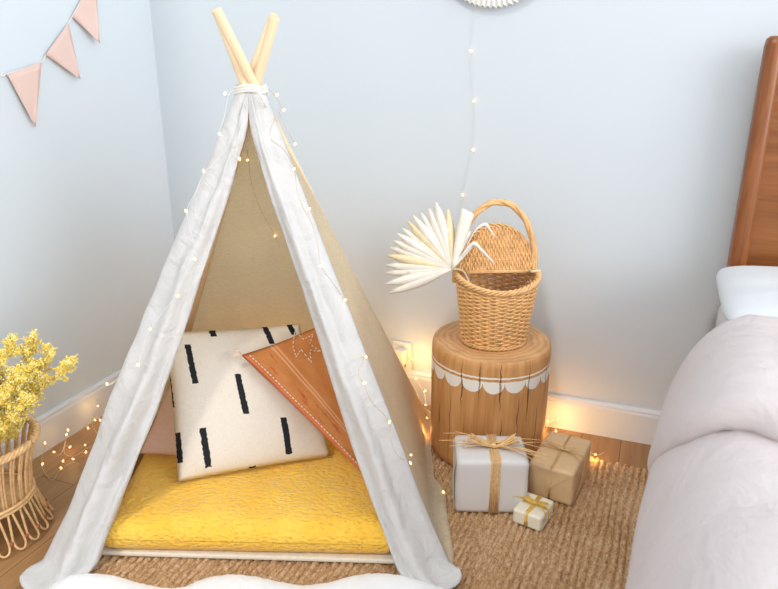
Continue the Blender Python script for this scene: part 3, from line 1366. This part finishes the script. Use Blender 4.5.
# ------------------------------------------------------------------ gifts
def gift(label, c, yaw, size, paper, puff, rib, band_x, band_y, nstr, bow, rib_r, seed, band_w):
    root = empty('gift_box', c, yaw)
    tag(root, label, 'gift', 'wrapped gifts by the stump')
    w, d, h = size
    # wrapped box: subdivided, slightly puffy, soft edges
    m = MB()
    n = 14
    rn = random.Random(seed)

    def pt(a, b_, c_):
        v = Vector((a, b_, c_))
        rd = .10
        q = Vector((max(-1 + rd, min(1 - rd, v.x)), max(-1 + rd, min(1 - rd, v.y)), max(-1 + rd, min(1 - rd, v.z))))
        e = v - q
        if e.length > 1e-6:
            e = e.normalized() * rd
        v2 = q + e
        pf = 1 + puff * (1 - v2.z ** 2 * .6) * (1 + .6 * nz(v2.x * 1.3 + seed, v2.y * 1.3, v2.z * 1.3))
        x, y, z = v2.x * w / 2 * pf, v2.y * d / 2 * pf, (v2.z + 1) * h / 2
        z += .0012 * nz(x * 40, y * 40, seed)
        return Vector((x, y, max(0, z)))
    for ax in range(3):
        for sg in (-1, 1):
            rows = []
            for i in range(n + 1):
                r_ = []
                for j in range(n + 1):
                    a, b_ = -1 + 2 * i / n, -1 + 2 * j / n
                    cs = [0, 0, 0]
                    cs[ax] = sg
                    cs[(ax + 1) % 3] = a
                    cs[(ax + 2) % 3] = b_
                    r_.append(pt(*cs))
                rows.append(r_)
            m.grid(rows)
    o = m.build('wrapped_box', paper, root)
    bm = bmesh.new()
    bm.from_mesh(o.data)
    bmesh.ops.remove_doubles(bm, verts=bm.verts, dist=.0003)
    bmesh.ops.recalc_face_normals(bm, faces=bm.faces)
    bm.to_mesh(o.data)
    bm.free()
    # folded triangular paper flaps on the two ends
    for sx in (-1, 1):
        m = MB()
        x0 = sx * (w / 2 * (1 + puff * .9) + .0012)
        m.add([(x0, -d * .46, h * .93), (x0, d * .46, h * .93), (x0 + sx * .001, 0, h * .38)], [(0, 1, 2)])
        m.add([(x0 + sx * .001, -d * .46, h * .06), (x0 + sx * .001, d * .46, h * .06), (x0 + sx * .0018, 0, h * .56)], [(0, 1, 2)])
        m.build('end_fold', paper, root, smooth=False, solid=.0008)
    if seed != 1:
        m = MB()
        y0 = -(d / 2 * (1 + puff * .9) + .0012)
        m.add([(-w * .46, y0, h * .93), (w * .46, y0, h * .93), (0, y0 - .001, h * .40)], [(0, 1, 2)])
        m.build('front_fold', paper, root, smooth=False, solid=.0008)
    # ribbon strands round the box
    m = MB()
    g = 1 + puff * 1.05
    X, Y, e = w / 2 * g + .002, d / 2 * g + .002, .004

    def loop(along_y, off):
        if along_y:
            pr = [(off, -Y, .004), (off, -Y, h * .5), (off, -Y + e * .3, h - e), (off, -Y + e * 2.2, h + .0022), (off, 0, h + .003), (off, Y - e * 2.2, h + .0022),
                  (off, Y, h - e * 1.5), (off, Y, .004)]
        else:
            pr = [(-X, off, .004), (-X, off, h * .5), (-X + e * .3, off, h - e), (-X + e * 2.2, off, h + .0022), (0, off, h + .003), (X - e * 2.2, off, h + .0022),
                  (X, off, h - e * 1.5), (X, off, .004)]
        return [Vector(q) + Vector((rn.uniform(-1, 1), rn.uniform(-1, 1), rn.uniform(-.2, .8))) * .0012 for q in pr]
    for s in range(nstr):
        k = (s / max(1, nstr - 1) - .5) * band_w
        if band_y:
            m.tube(loop(True, k + band_x), rib_r, 5, flat=.6)
        if seed != 1:
            m.tube(loop(False, k * .7), rib_r, 5, flat=.6)
    m.build('ribbon', rib, root)
    # bow loops, knot and loose tails
    m = MB()
    kz = h + .006
    for s in range(nstr):
        for sg in (-1, 1):
            L = bow * rn.uniform(.8, 1.1)
            hh = rn.uniform(.45, 1.0) * bow * .5
            a = rn.uniform(-.25, .25) + .12 * sg
            base_ = Vector((band_x, 0, kz))
            pts = []
            for q in range(11):
                w_ = PI * q / 10
                rr_ = L * math.sin(w_) ** .8
                pts.append(base_ + Vector((sg * rr_ * math.cos(a), sg * rr_ * math.sin(a) + (q - 5) * .0018 * bow / .05, hh * math.sin(w_) * (1.0 - .4 * q / 10) + .002)))
            m.tube(pts, rib_r, 5, flat=.6)
    m.sphere((band_x, 0, kz + .002), max(.005, bow * .12), 8, 6, sc=(1.2, 1, .8))
    m.build('bow', rib, root)
    m = MB()
    for s in range(nstr + 1):
        for sg in (-1, 1):
            L = bow * rn.uniform(1.2, 2.3 if seed == 1 else 1.7)
            a = rn.uniform(-.6, .3) * sg
            p0 = Vector((band_x, 0, kz))
            p1 = p0 + Vector((sg * L * .5, a * L * .5 - .004, rn.uniform(.004, .016)))
            p2 = p0 + Vector((sg * L, a * L - .008, rn.uniform(-.004, .016)))
            m.tube(catmull([p0, p1, p2], 4), rib_r * .7, 4, flat=.5)
    m.build('ribbon_tails', rib, root)
    return root


wg = gift('large white wrapped gift box with raffia bow in front of the stump', Vector((.281, 1.668, RZ + .001)), math.radians(-2),
          (.190, .140, .163), MAT['paper_white'], .03, MAT['raffia'], .008, True, 9, .066, .0023, 1, .024)
kg = gift('kraft brown paper gift box with thin raffia bow beside the stump', Vector((.501, 1.745, RZ + .001)), math.radians(-29),
          (.128, .205, .106), MAT['paper_kraft'], .01, MAT['raffia_pale'], .0, True, 3, .045, .0014, 2, .006)
sg_ = gift('smallest gift box in pearly cream paper with a gold ribbon bow', Vector((.392, 1.580, RZ + .001)), math.radians(-34),
           (.078, .096, .040), MAT['paper_cream'], .01, MAT['gold'], .0, True, 5, .036, .0019, 3, .008)

# ------------------------------------------------------------------ rattan planter with yellow dried flowers
PCN = Vector((-1.064, 1.542, 0))
pl_ = empty('rattan_planter', PCN + Vector((0, 0, .002)))
tag(pl_, 'rattan cane planter basket with looped foot beside the left wall', 'planter')
PHT = .268
NS_ = 30


def prad(z):
    return interp(z, [0, .03, .10, .20, .268], [.150, .137, .112, .124, .147])


for k in range(NS_):
    w = 2 * PI * k / NS_
    m = MB()
    pts = []
    for z in (.095, .13, .18, .23, PHT - .004):
        pts.append(Vector((prad(z) * math.cos(w - .028), prad(z) * math.sin(w - .028), z)))
    pts.append(Vector((prad(PHT) * math.cos(w), prad(PHT) * math.sin(w), PHT)))
    for z in (PHT - .004, .23, .18, .13, .095):
        pts.append(Vector((prad(z) * math.cos(w + .028), prad(z) * math.sin(w + .028), z)))
    m.tube(pts, .0032, 5)
    m.build('upright_cane', MAT['rattan'], pl_)
NL = 22
for k in range(NL):
    w = 2 * PI * k / NL
    hw = 2 * PI / NL * .36
    pts = []
    m = MB()
    for q in range(5):
        t = q / 4
        z = lerp(.112, .030, t)
        R = lerp(.113, .136, t ** .9)
        pts.append(Vector((R * math.cos(w - hw * (.35 + .65 * t)), R * math.sin(w - hw * (.35 + .65 * t)), z)))
    for q in range(1, 8):
        a = PI * q / 8
        R = .138 + .012 * math.sin(a)
        z = .026 - .020 * math.sin(a)
        ww = w - hw * math.cos(a)
        pts.append(Vector((R * math.cos(ww), R * math.sin(ww), z)))
    for q in range(4, -1, -1):
        t = q / 4
        z = lerp(.112, .030, t)
        R = lerp(.113, .136, t ** .9)
        pts.append(Vector((R * math.cos(w + hw * (.35 + .65 * t)), R * math.sin(w + hw * (.35 + .65 * t)), z)))
    m.tube(pts, .0032, 6)
    lo = m.build('foot_loop', MAT['rattan'], pl_)
    w = 2 * PI * (k + .5) / NL
    m = MB()
    m.sphere((.139 * math.cos(w), .139 * math.sin(w), .027), .0058, 8, 6)
    m.build('binding', MAT['rattan_bind'], lo)
m = MB()
for z, R, r in ((.10, .118, .0045), (.110, .118, .0045), (.105, .107, .0045)):
    m.tube([Vector((R * math.cos(2 * PI * k / 60), R * math.sin(2 * PI * k / 60), z)) for k in range(60)], r, 7, closed=True)
m.build('waist_ring', MAT['rattan'], pl_)
braid(.147, PHT, .006, 16, .0052, 4, None, 1.0).build('braided_rim', MAT['rattan'], pl_)
m = MB()
rows = [[Vector((.100 * e * math.cos(2 * PI * k / 40), .100 * e * math.sin(2 * PI * k / 40), .104)) for k in range(40)] for e in (.001, .5, 1)]
m.grid(rows, closed_u=True)
m.build('base_panel', MAT['rattan'], pl_, solid=.005)


def flower(label, pts, width, mats, seed, tot):
    rn = random.Random(seed)
    pts = [Vector(p) for p in pts]
    base_ = pts[0]
    root = empty('dried_flower', base_)
    tag(root, label, 'dried flower', 'yellow dried flowers in the planter')
    cp = [p - base_ for p in catmull(pts, 8)]
    m = MB()
    m.tube(cp, .0019, 5)
    n_ = len(cp)
    side = []
    for i in range(46):
        t = rn.uniform(.35, .98)
        p = cp[int(t * (n_ - 1))]
        tg = (cp[min(n_ - 1, int(t * (n_ - 1)) + 1)] - cp[max(0, int(t * (n_ - 1)) - 1)]).normalized()
        d = Vector((rn.gauss(0, 1), rn.gauss(0, 1), rn.gauss(0, 1)))
        d = (d - tg * d.dot(tg)).normalized()
        env = math.sin(PI * min(1, (t - .25) / .80)) ** .7
        L = width * env * rn.uniform(.5, 1.05)
        q = p + d * L + tg * L * 1.1
        mid = p + d * L * .45 + tg * L * .75
        m.tube([p, mid, q], .0007, 3)
        side.append((p, mid, q))
    m.build('stem', MAT['stem'], root)
    m = MB()
    for i in range(int(tot * 3)):
        a, md, q = side[rn.randrange(len(side))]
        t = rn.uniform(.15, 1.05)
        p = lerp(lerp(a, md, min(1, t * 2)), q, max(0, t * 2 - 1)) if t < 1 else q
        p = p + Vector((rn.gauss(0, .0042), rn.gauss(0, .0042), rn.gauss(0, .0042)))
        r = rn.uniform(.0011, .0028)
        # tiny four-pointed floret
        ax_ = Vector((rn.gauss(0, 1), rn.gauss(0, 1), rn.gauss(0, 1))).normalized()
        u_ = ax_.orthogonal().normalized()
        v_ = ax_.cross(u_)
        vs = [p + u_ * r * 1.3, p + v_ * r * 1.3, p - u_ * r * 1.3, p - v_ * r * 1.3, p + ax_ * r * 1.1, p - ax_ * r * .7]
        m.add(vs, [(0, 1, 4), (1, 2, 4), (2, 3, 4), (3, 0, 4), (1, 0, 5), (2, 1, 5), (3, 2, 5), (0, 3, 5)], 0 if rn.random() < .62 else 1)
    m.build('blossom', mats, root, smooth=False)
    return root


def plume(px, py, dy, rootoff):
    """tip point over the planter at forward distance PCN.y+dy"""
    d = ray(px, py)
    return CAM + d * ((PCN.y + dy) / d.y)


BB = [MAT['bloom'], MAT['bloom_pale']]
LB = 'yellow dried spray massed in the dense middle and left of the planter bunch'
specs = [
    ('pale yellow dried spray leaning furthest right out of the rattan planter', (72, 361), -.01, (.02, .02), .030, 11, 900),
    ('full yellow dried spray second from the right in the planter', (51, 347), .03, (.03, .03), .037, 12, 1200),
    ('tallest yellow dried spray standing upright at the back of the planter', (37, 334), .05, (.0, .04), .034, 13, 1100),
    ('drooping pale yellow spray low over the front rim of the planter', (25, 398), -.085, (.01, -.03), .034, 14, 1100),
    ('yellow dried spray upright left of the tallest one in the planter', (14, 341), .03, (-.02, .03), .040, 15, 1200),
    (LB, (3, 350), -.03, (-.03, -.01), .042, 16, 1200),
    (LB, (22, 372), -.05, (-.01, -.03), .040, 17, 1200),
    (LB, (-14, 343), .02, (-.05, .02), .042, 18, 900),
    (LB, (-6, 385), -.08, (-.04, -.04), .040, 19, 1000),
    (LB, (34, 366), .0, (.0, .0), .038, 20, 1100),
    (LB, (-30, 362), -.03, (-.07, -.02), .042, 21, 700),
    (LB, (8, 392), -.095, (-.02, -.05), .034, 22, 900),
]
for lb, (px, py), dy, (ox, oy), wd, sd, tot in specs:
    tip = plume(px, py, dy, 0)
    b0 = PCN + Vector((ox, oy, .125))
    mid = PCN + Vector((ox * 2.0, oy * 2.0, .25))
    mid2 = lerp(mid, tip, .5) + Vector((0, 0, .012))
    flower(lb, [b0, mid, mid2, tip], wd, BB, sd, tot)

# ------------------------------------------------------------------ bunting on the left wall
wl = room(UL + .008, 0)
bun = empty('bunting', on_plane(40, 62, wl, RU))
tag(bun, 'blush pink triangle bunting hung across the left wall', 'bunting')
B0 = bun.location.copy()


def wpt(px, py, off=0.0):
    return on_plane(px, py, room(UL + .008 + off, 0), RU) - B0


m = MB()
m.tube(catmull([wpt(-40, 74), wpt(0, 76), wpt(8, 73.5), wpt(41, 62), wpt(46, 55), wpt(68, 23.5), wpt(73, 15), wpt(97, -28), wpt(120, -70)], 6), .0016, 5)
m.build('string', MAT['cord'], bun)


def pennant(a, b_, c_, curl):
    rows = []
    for i in range(9):
        t = i / 8
        r_ = []
        for j in range(9):
            s = j / 8
            l, r_e = a[0] + (c_[0] - a[0]) * t, b_[0] + (c_[0] - b_[0]) * t
            lt, rt = a[1] + (c_[1] - a[1]) * t, b_[1] + (c_[1] - b_[1]) * t
            px, py = l + (r_e - l) * s, lt + (rt - lt) * s
            off = .002 + curl * t * t * .02 + .003 * t * math.sin(s * 4 + t * 3)
            r_.append(wpt(px, py, off))
        rows.append(r_)
    m = MB()
    m.grid(rows)
    m.build('pennant', MAT['pennant'], bun, solid=.0015)


pennant((7, 74), (41.5, 62), (35.5, 127), .2)
pennant((45.5, 54.5), (68.5, 23), (80.5, 79), .6)
pennant((72.5, 16.5), (95, -22), (100, 43), 1.2)

# ------------------------------------------------------------------ white paper fan high on the back wall
wb = room(0, VB - .012)
fc = on_plane(497, -63, wb, RV)
u0, v0, z0 = to_room(fc)
fan = empty('paper_fan', fc, -RA)
tag(fan, 'white pleated paper fan on the back wall at the top edge', 'wall decoration')
m = MB()
rows = [[], []]
R = .185
NF = 72
r0, r1, r2 = [], [], []
for k in range(NF * 2):
    w = 2 * PI * k / (NF * 2)
    o_ = .006 * (1 if k % 2 else -1)
    r0.append(Vector((.01 * math.cos(w), -.008, .01 * math.sin(w))))
    r1.append(Vector((R * .6 * math.cos(w), -.007 + o_ * .7, R * .6 * math.sin(w))))
    RR = R * (1 + (.02 if k % 2 else -.02))
    r2.append(Vector((RR * math.cos(w), -.007 + o_, RR * math.sin(w))))
m.grid([r0, r1, r2], closed_u=True)
m.build('pleated_paper', MAT['paper_fan'], fan, smooth=False, solid=.001)
m = MB()
m.sphere((0, -.012, 0), .014, 10, 6)
m.build('centre_button', MAT['paper_fan'], fan)

# ------------------------------------------------------------------ fairy lights
bm_ = MB()
bm_.sphere((0, 0, 0), .0034, 8, 6, sc=(.85, .85, 1.35))
bulb_proto = bm_.build('bulb', MAT['bulb'])
bulb_mesh = bulb_proto.data
bpy.data.objects.remove(bulb_proto)


def light_string(name, label, pts, bulbs, wire, wr=.0009, sub=6, straight=False, scale=1.0):
    """pts: world wire path; bulbs: world positions (each on a short stalk from the wire)"""
    org = Vector(pts[0])
    root = empty(name, org)
    tag(root, label, 'string lights', 'warm fairy lights')
    m = MB()
    path = [Vector(p) - org for p in pts]
    cp = path if straight else catmull(path, sub)
    m.tube(cp, wr, 4)
    rn = random.Random(len(pts))
    for bp in bulbs:
        q = Vector(bp) - org
        near = min(cp, key=lambda c_: (c_ - q).length)
        if (near - q).length > .003:
            m.tube([near, q], wr, 4)
    m.build('wire', wire, root)
    for i, bp in enumerate(bulbs):
        o = bpy.data.objects.new('bulb', bulb_mesh)
        COL.objects.link(o)
        o.parent = root
        o.location = Vector(bp) - org
        o.rotation_euler = (rn.uniform(-1.2, 1.2), rn.uniform(-1.2, 1.2), 0)
        o.scale = (scale,) * 3
    return root


# down the back wall to the basket
wv = [(478, -8), (474, 20), (471, 51), (473.5, 97), (474.5, 120), (472.5, 150), (467, 172), (462.5, 195), (463, 215), (466, 240)]
P = [on_plane(x, y, room(0, VB - .004), RV) for x, y in wv]
Bq = [on_plane(x, y, room(0, VB - .009), RV) for x, y in ((478, 1), (470.5, 51), (474, 101), (473, 150), (462.5, 195))]
light_string('fairy_lights', 'single strand of fairy lights hanging down the back wall above the basket', P, Bq, MAT['wire_white'], .0007)

# on the left door flap
nl = Vector((0, -1, (AP.y - FL.y) / -AP.z)).normalized()
frontn = (FR_ - FL).cross(AP - FL).normalized()
if frontn.y > 0:
    frontn = -frontn


def on_front(x, y, o_=.070):
    return on_plane(x, y, FL + frontn * o_, frontn)


rightn = (BR - FR_).cross(AP - FR_).normalized()
if rightn.x < 0:
    rightn = -rightn


def on_right(x, y, o_=.030):
    return on_plane(x, y, FR_ + rightn * o_, rightn)


lw = [(236, 90), (229, 94), (224, 118), (219.5, 134), (225, 150), (205, 172), (196, 192), (187, 211), (192, 236), (195, 259), (184, 278), (177, 295), (163, 312), (150, 329), (143, 347), (138, 365), (124, 376), (108, 386)]
lb_ = [(225, 93.5), (219.5, 134), (239.5, 159), (203.5, 171), (186, 211), (194.5, 259), (178, 296), (150, 329), (138, 365), (107, 384)]
light_string('fairy_lights', 'fairy lights winding down the left flap of the teepee',
             [on_front(x, y) for x, y in lw], [on_front(x, y, .080) for x, y in lb_], MAT['wire_white'], .0007)
rw = [(263, 88), (272, 92), (281, 108), (272, 125), (270, 138), (284, 150), (294, 169), (297, 190), (303, 207), (312, 224), (318, 247), (321, 266), (332, 282), (344, 300), (354, 326), (364, 356), (358, 372), (364, 384), (372, 402), (388, 420),
      (391, 440), (398, 456), (411, 462), (424, 466)]
rb = [(277, 95), (284, 110), (269, 138), (295, 144), (294, 169), (299, 204), (309, 209), (321, 266), (345, 300), (366, 357), (364.5, 383), (389.5, 422), (411, 455), (410.5, 463)]
light_string('fairy_lights', 'fairy lights winding down the right side panel of the teepee',
             [on_right(x, y) for x, y in rw], [on_right(x, y, .037) for x, y in rb], MAT['wire'], .0008)

backn = (BR - BL).cross(AP - BL).normalized()
if backn.y > 0:
    backn = -backn


def on_back(x, y, o_=-.010):
    return on_plane(x, y, BL + backn * o_, backn)


light_string('fairy_lights', 'short strand of fairy lights inside the teepee on the back panel',
             [on_back(x, y) for x, y in ((247, 150), (252, 185), (262, 212), (275, 236), (281, 252))], [on_back(275, 236, -.002), on_back(247.5, 160, -.002)], MAT['wire'], .0007)

hidden_bulbs = [Vector((-.62, 2.24, .12)), Vector((-.50, 2.18, .30)), Vector((-.36, 2.14, .40)), Vector((-.24, 2.19, .26)), Vector((-.08, 2.215, .14))]  # unseen bulbs added behind the back panel to warm the teepee inside

# heap on the floor by the left wall
fl_b = [(45, 443, .06), (68, 430, .055), (66.5, 434.5, .05), (42.5, 464, .015), (63, 461, .02), (61, 468, .010), (73, 459, .02), (98, 406, .06), (100, 389, .09), (85, 445, .016), (86, 452, .01), (95, 420, .02), (100, 420, .02), (70, 447, .012),
        (88, 428, .012), (54, 452, .03)]
fp_ = [at_z(x, y, z) for x, y, z in fl_b]
wp_ = [at_z(x, y, z) for x, y, z in ((104, 384, .10), (98, 392, .085), (97, 408, .055), (92, 424, .008), (100, 440, .006), (84, 450, .006), (74, 456, .012), (64, 452, .008), (68, 432, .05), (60, 455, .008),
                                     (46, 446, .05), (42, 466, .008), (52, 480, .006), (60, 470, .006), (74, 462, .012), (88, 470, .006))]
light_string('fairy_lights', 'heap of fairy lights on the wooden floor by the left wall', wp_, fp_, MAT['wire'], .0008)

# between teepee and stump, behind the gifts, out on the floor to the right
rbz = [(407, 354, .18), (413, 359.5, .165), (416, 379, .13), (425, 391, .10), (425.5, 405, .075), (425, 437, .03), (427, 418, .06)]
P = [at_z(x, y, z) for x, y, z in ((400, 350, .20), (407, 356, .18), (414, 366, .15), (417, 381, .125), (424, 392, .098), (426, 408, .07), (426, 425, .045), (426, 440, .025), (432, 456, .013), (441, 480, .016), (443.5, 491, .02))]
light_string('fairy_lights', 'fairy lights hanging in the gap between teepee and stump, with unseen bulbs added behind the teepee',
             [q + Vector((0, .01, .004)) for q in hidden_bulbs] + P, hidden_bulbs + [at_z(x, y, z) for x, y, z in rbz] + [at_z(443.5, 492, .024)], MAT['wire'], .0008)
bk = [(556, 431, .022), (542.5, 435, .02), (548, 421, .045), (595.5, 454.5, .014), (558, 419, .05)]
P = [at_z(x, y, z) for x, y, z in ((534, 420, .03), (543, 433, .012), (549, 423, .04), (557, 420, .045), (556, 432, .012), (570, 437, .006), (583, 447, .006), (596, 455, .006), (604, 452, .006))]
light_string('fairy_lights', 'fairy lights on the floor behind the kraft paper gift', P, [at_z(*q) for q in bk], MAT['wire'], .0008)

# the light those bulbs give off
def glow(p, w, r=.012):
    L = bpy.data.lights.new('fairy_light_glow', 'POINT')
    L.energy = w
    L.color = (1.0, .58, .20)
    L.shadow_soft_size = r
    o = bpy.data.objects.new('fairy_light_glow', L)
    COL.objects.link(o)
    o.location = p


glow(at_z(556, 432, .035), .34)
glow(at_z(542, 436, .03), .12)
glow(at_z(594, 454, .03), .12)
glow(at_z(412, 360, .17) + Vector((.01, -.06, .02)), .30)
glow(at_z(422, 392, .11), .10)
glow(at_z(426, 430, .05), .05)
for q in hidden_bulbs:  # added lamps out of view, brightening the canvas from behind
    glow(q, .20, .02)
glow(at_z(97, 408, .07), .04)
glow(at_z(68, 440, .05), .05)

# ------------------------------------------------------------------ bed
bed = empty('bed', room(.95, 1.1, 0), -RA)
tag(bed, 'walnut wooden bed frame with headboard against the back wall', 'bed')
BO = (.95, 1.1)


def bl_(u, v, z=0):
    return (u - BO[0], v - BO[1], z)


HBV = 2.085
for u in (.245, 1.66):
    m = MB()
    rows = []
    for z, r in ((0, .016), (.1, .019), (.5, .024), (1.225, .0225), (1.243, .020), (1.25, .012), (1.2505, .001)):
        rr_ = []
        for k in range(24):
            w = 2 * PI * k / 24
            cx_ = math.copysign(abs(math.cos(w)) ** .7, math.cos(w))
            sy_ = math.copysign(abs(math.sin(w)) ** .7, math.sin(w))
            rr_.append(Vector(bl_(u + r * cx_, HBV + r * 1.25 * sy_, z)))
        rows.append(rr_)
    m.grid(rows, closed_u=True)
    m.build('headboard_post', MAT['walnut'], bed)
m = MB()
m.box(bl_(.9525, HBV + .012, .80), (1.38, .022, .80))
m.build('headboard_panel', MAT['walnut_panel'], bed, smooth=False, bevel=.004)
m = MB()
m.box(bl_(.9525, HBV + .008, 1.215), (1.39, .030, .040))
m.build('headboard_rail', MAT['walnut'], bed, smooth=False, bevel=.008)
for u in (.27, 1.63):
    m = MB()
    m.box(bl_(u, 1.06, .235), (.028, 1.98, .11))
    m.build('side_rail', MAT['walnut'], bed, smooth=False, bevel=.004)
for u, v in ((.30, .10), (1.60, .10)):
    m = MB()
    m.tube([bl_(u, v, 0), bl_(u, v, .2)], [.014, .022], 12)
    m.build('leg', MAT['walnut'], bed)
m = MB()
m.box(bl_(.95, .085, .26), (1.36, .028, .16))
m.build('foot_rail', MAT['walnut'], bed, smooth=False, bevel=.004)
m = MB()
m.box(bl_(.95, 1.07, .275), (1.31, 1.90, .02))
m.build('slat_base', MAT['walnut_panel'], bed, smooth=False)

# mattress (white fitted sheet)
m = MB()
m.box((0, 0, .16), (1.46, 1.90, .325))
mt_ = m.build('mattress', MAT['sheet'], bevel=.075, bseg=8)
mt_.location = room(.935, 1.09, .288)
mt_.rotation_euler = (0, 0, -RA)
tag(mt_, 'bed mattress in a white fitted sheet on the walnut bed', 'mattress')
MTZ = .288 + .3225


def rp(u, v, z):
    return room(u, v, z)


m = MB()
NPX = 40
for sgn in (1, -1):
    rows = []
    for i in range(NPX + 1):
        r_ = []
        for j in range(NPX + 1):
            a_, c_ = -math.cos(PI * j / NPX), -math.cos(PI * i / NPX)
            # rounded-rectangle outline
            q_ = 1 - .045 * (a_ * a_) ** 3 * (c_ * c_) ** 3
            pr = ((1 - abs(a_) ** 5) * (1 - abs(c_) ** 4)) ** .42
            z = sgn * (.048 if sgn > 0 else .030) * pr + .003 * nz(a_ * 3, c_ * 3, sgn) * pr
            r_.append(Vector((a_ * .36 * q_, c_ * .215 * q_, z)))
        rows.append(r_)
    m.grid(rows)
pw = m.build('pillow', MAT['sheet'])
pw.location = rp(.545, 1.815, MTZ + .031)
pw.rotation_euler = (0, 0, -RA)
tag(pw, 'white pillow lying against the walnut headboard', 'pillow')

SHW = .15


def duvet_profile(p, v, over):
    """p 0 hem at the near side .. 1 far side hem ; returns (u, z)"""
    hem = interp(v, [0, .9, 1.3, 1.6], [.16, .17, .19, .30])
    ub = interp(v, [0.2, .9, 1.2, 1.3, 1.5, 1.62], [.012, .034, .052, .062, .085, .130]) - over * .12
    topz = .636 + over
    # polyline: hem -> shoulder -> flat top -> far shoulder -> hem
    L1 = topz - hem
    L2 = 1.80 - ub
    tot = L1 + L2
    d = p * tot
    if d < L1 - .0:
        z = hem + d
        k = d / L1
        u = ub + .012 * math.sin(k * 3)
        rr_ = .27 + over
        if z > topz - rr_:
            a = (z - (topz - rr_)) / rr_
            u = ub + SHW * (1 - math.sqrt(max(0, 1 - a * a)))
    else:
        u = ub + (d - L1)
        z = topz
        rr_ = .27 + over
        st = ub + SHW
        # begin flat after shoulder
        u = st + (d - L1) * (1.80 - st) / L2
    return u, z


def duvet_grid(v0f, v1, over, nP=110, nV=90, seed=0, lip=0.0, puff=.02):
    rows = []
    for i in range(nV + 1):
        q = i / nV
        r_ = []
        for j in range(nP + 1):
            p = (j / nP) ** 1.25
            v0 = v0f(p)
            if lip and q < .2:
                a_ = q / .2 * PI                      # roll round the folded edge
                v = v0 + lip * .5 * (1 - math.sin(a_)) + (.02 if q == 0 else 0)
                dz = lip * .5 * (1 + math.cos(a_))
            else:
                v = lerp(v0 + (lip * .5 if lip else 0), v1, (q - .2) / .8 if lip else q)
                dz = 0.0
            u, z = duvet_profile(p, v, over)
            bw = puff * (nz(u * 3.2, v * 3.2, seed) + .35 * nz(u * 9, v * 9, seed + 3) + .12 * nz(u * 26, v * 26, seed + 5))
            on_top = max(0.0, min(1.0, (z - .3) / .28))
            z2 = z + bw * on_top
            u2 = u - bw * .8 * (1 - on_top) - .25 * abs(bw) * on_top * (1 if z < .5 else 0)
            if lip:
                z2 -= dz * on_top
                u2 += dz * .8 * (1 - on_top)
            e2 = min(1, (1 - q) * (v1 - v0f(p)) / .10)
            z2 -= (.05 + over) * (1 - math.sqrt(max(0, 1 - (1 - e2) ** 2))) * on_top
            r_.append(room(u2, v, z2))
        rows.append(r_)
    return rows


duv = empty('duvet', room(.9, .9, .5), -RA)
tag(duv, 'pale blush pink duvet with turned down top draped over the bed', 'duvet')
inv = Matrix.Translation(duv.location) @ Matrix.Rotation(-RA, 4, 'Z')
inv = inv.inverted()


def dl(rows):
    return [[inv @ p for p in r_] for r_ in rows]


m = MB()
m.grid(dl(duvet_grid(lambda p: .03, 1.5, 0.0, 110, 100, 2, 0, .016)))
m.build('duvet_cover', MAT['duvet'], duv, solid=.012)
m = MB()


def front(p):
    # the turned-down edge: on the top at v=1.12, slanting back on the hanging side
    return interp(p, [0, .05, .15, .20, .25, .5], [1.47, 1.40, 1.22, 1.13, 1.085, 1.135]) + .004 * nz(p * 9, 1, 1)


m.grid(dl(duvet_grid(front, 1.60, .060, 120, 80, 11, .052, .018)))
m.build('turned_down_top', MAT['duvet'], duv, solid=.014)

# ------------------------------------------------------------------ light
world = bpy.data.worlds.new('daylight')
scene.world = world
world.use_nodes = True
wt = world.node_tree
bg = wt.nodes['Background']
bg.inputs['Color'].default_value = (.885, .94, 1.0, 1)
wc = wt.nodes.new('ShaderNodeTexCoord')
ws = wt.nodes.new('ShaderNodeSeparateXYZ')
wt.links.new(wc.outputs['Generated'], ws.inputs[0])
wm = wt.nodes.new('ShaderNodeMath')              # brighter towards the window side on the right
wm.operation = 'MULTIPLY_ADD'
wt.links.new(ws.outputs[0], wm.inputs[0])
wm.inputs[1].default_value = .95
wm.inputs[2].default_value = 1.24
wz = wt.nodes.new('ShaderNodeMath')
wz.operation = 'MULTIPLY_ADD'
wt.links.new(ws.outputs[2], wz.inputs[0])
wz.inputs[1].default_value = -.42
wt.links.new(wm.outputs[0], wz.inputs[2])
wt.links.new(wz.outputs[0], bg.inputs['Strength'])

S = bpy.data.lights.new('sun', 'SUN')
S.energy = .80
S.angle = math.radians(7)
S.color = (1.0, .95, .88)
so_ = bpy.data.objects.new('sun', S)
COL.objects.link(so_)
sd = Vector((.30, .60, -.80))
so_.rotation_euler = sd.to_track_quat('-Z', 'Y').to_euler()


def window_light(loc, target, w, h, e, col):
    A = bpy.data.lights.new('window_light', 'AREA')
    A.shape = 'RECTANGLE'
    A.size, A.size_y = w, h
    A.energy = e
    A.color = col
    o = bpy.data.objects.new('window_light', A)
    COL.objects.link(o)
    o.location = loc
    o.rotation_euler = (Vector(target) - Vector(loc)).to_track_quat('-Z', 'Y').to_euler()


window_light((2.9, -1.0, 2.0), (-.6, 1.7, .6), 2.2, 1.8, 52, (.95, .98, 1.0))

vs = scene.view_settings
vs.view_transform = 'Standard'
vs.look = 'None'
vs.exposure = 0.27
vs.gamma = 1.0
vs.use_curve_mapping = False
scene.cycles.use_denoising = True
scene.cycles.max_bounces = 8
scene.cycles.sample_clamp_indirect = 4.0
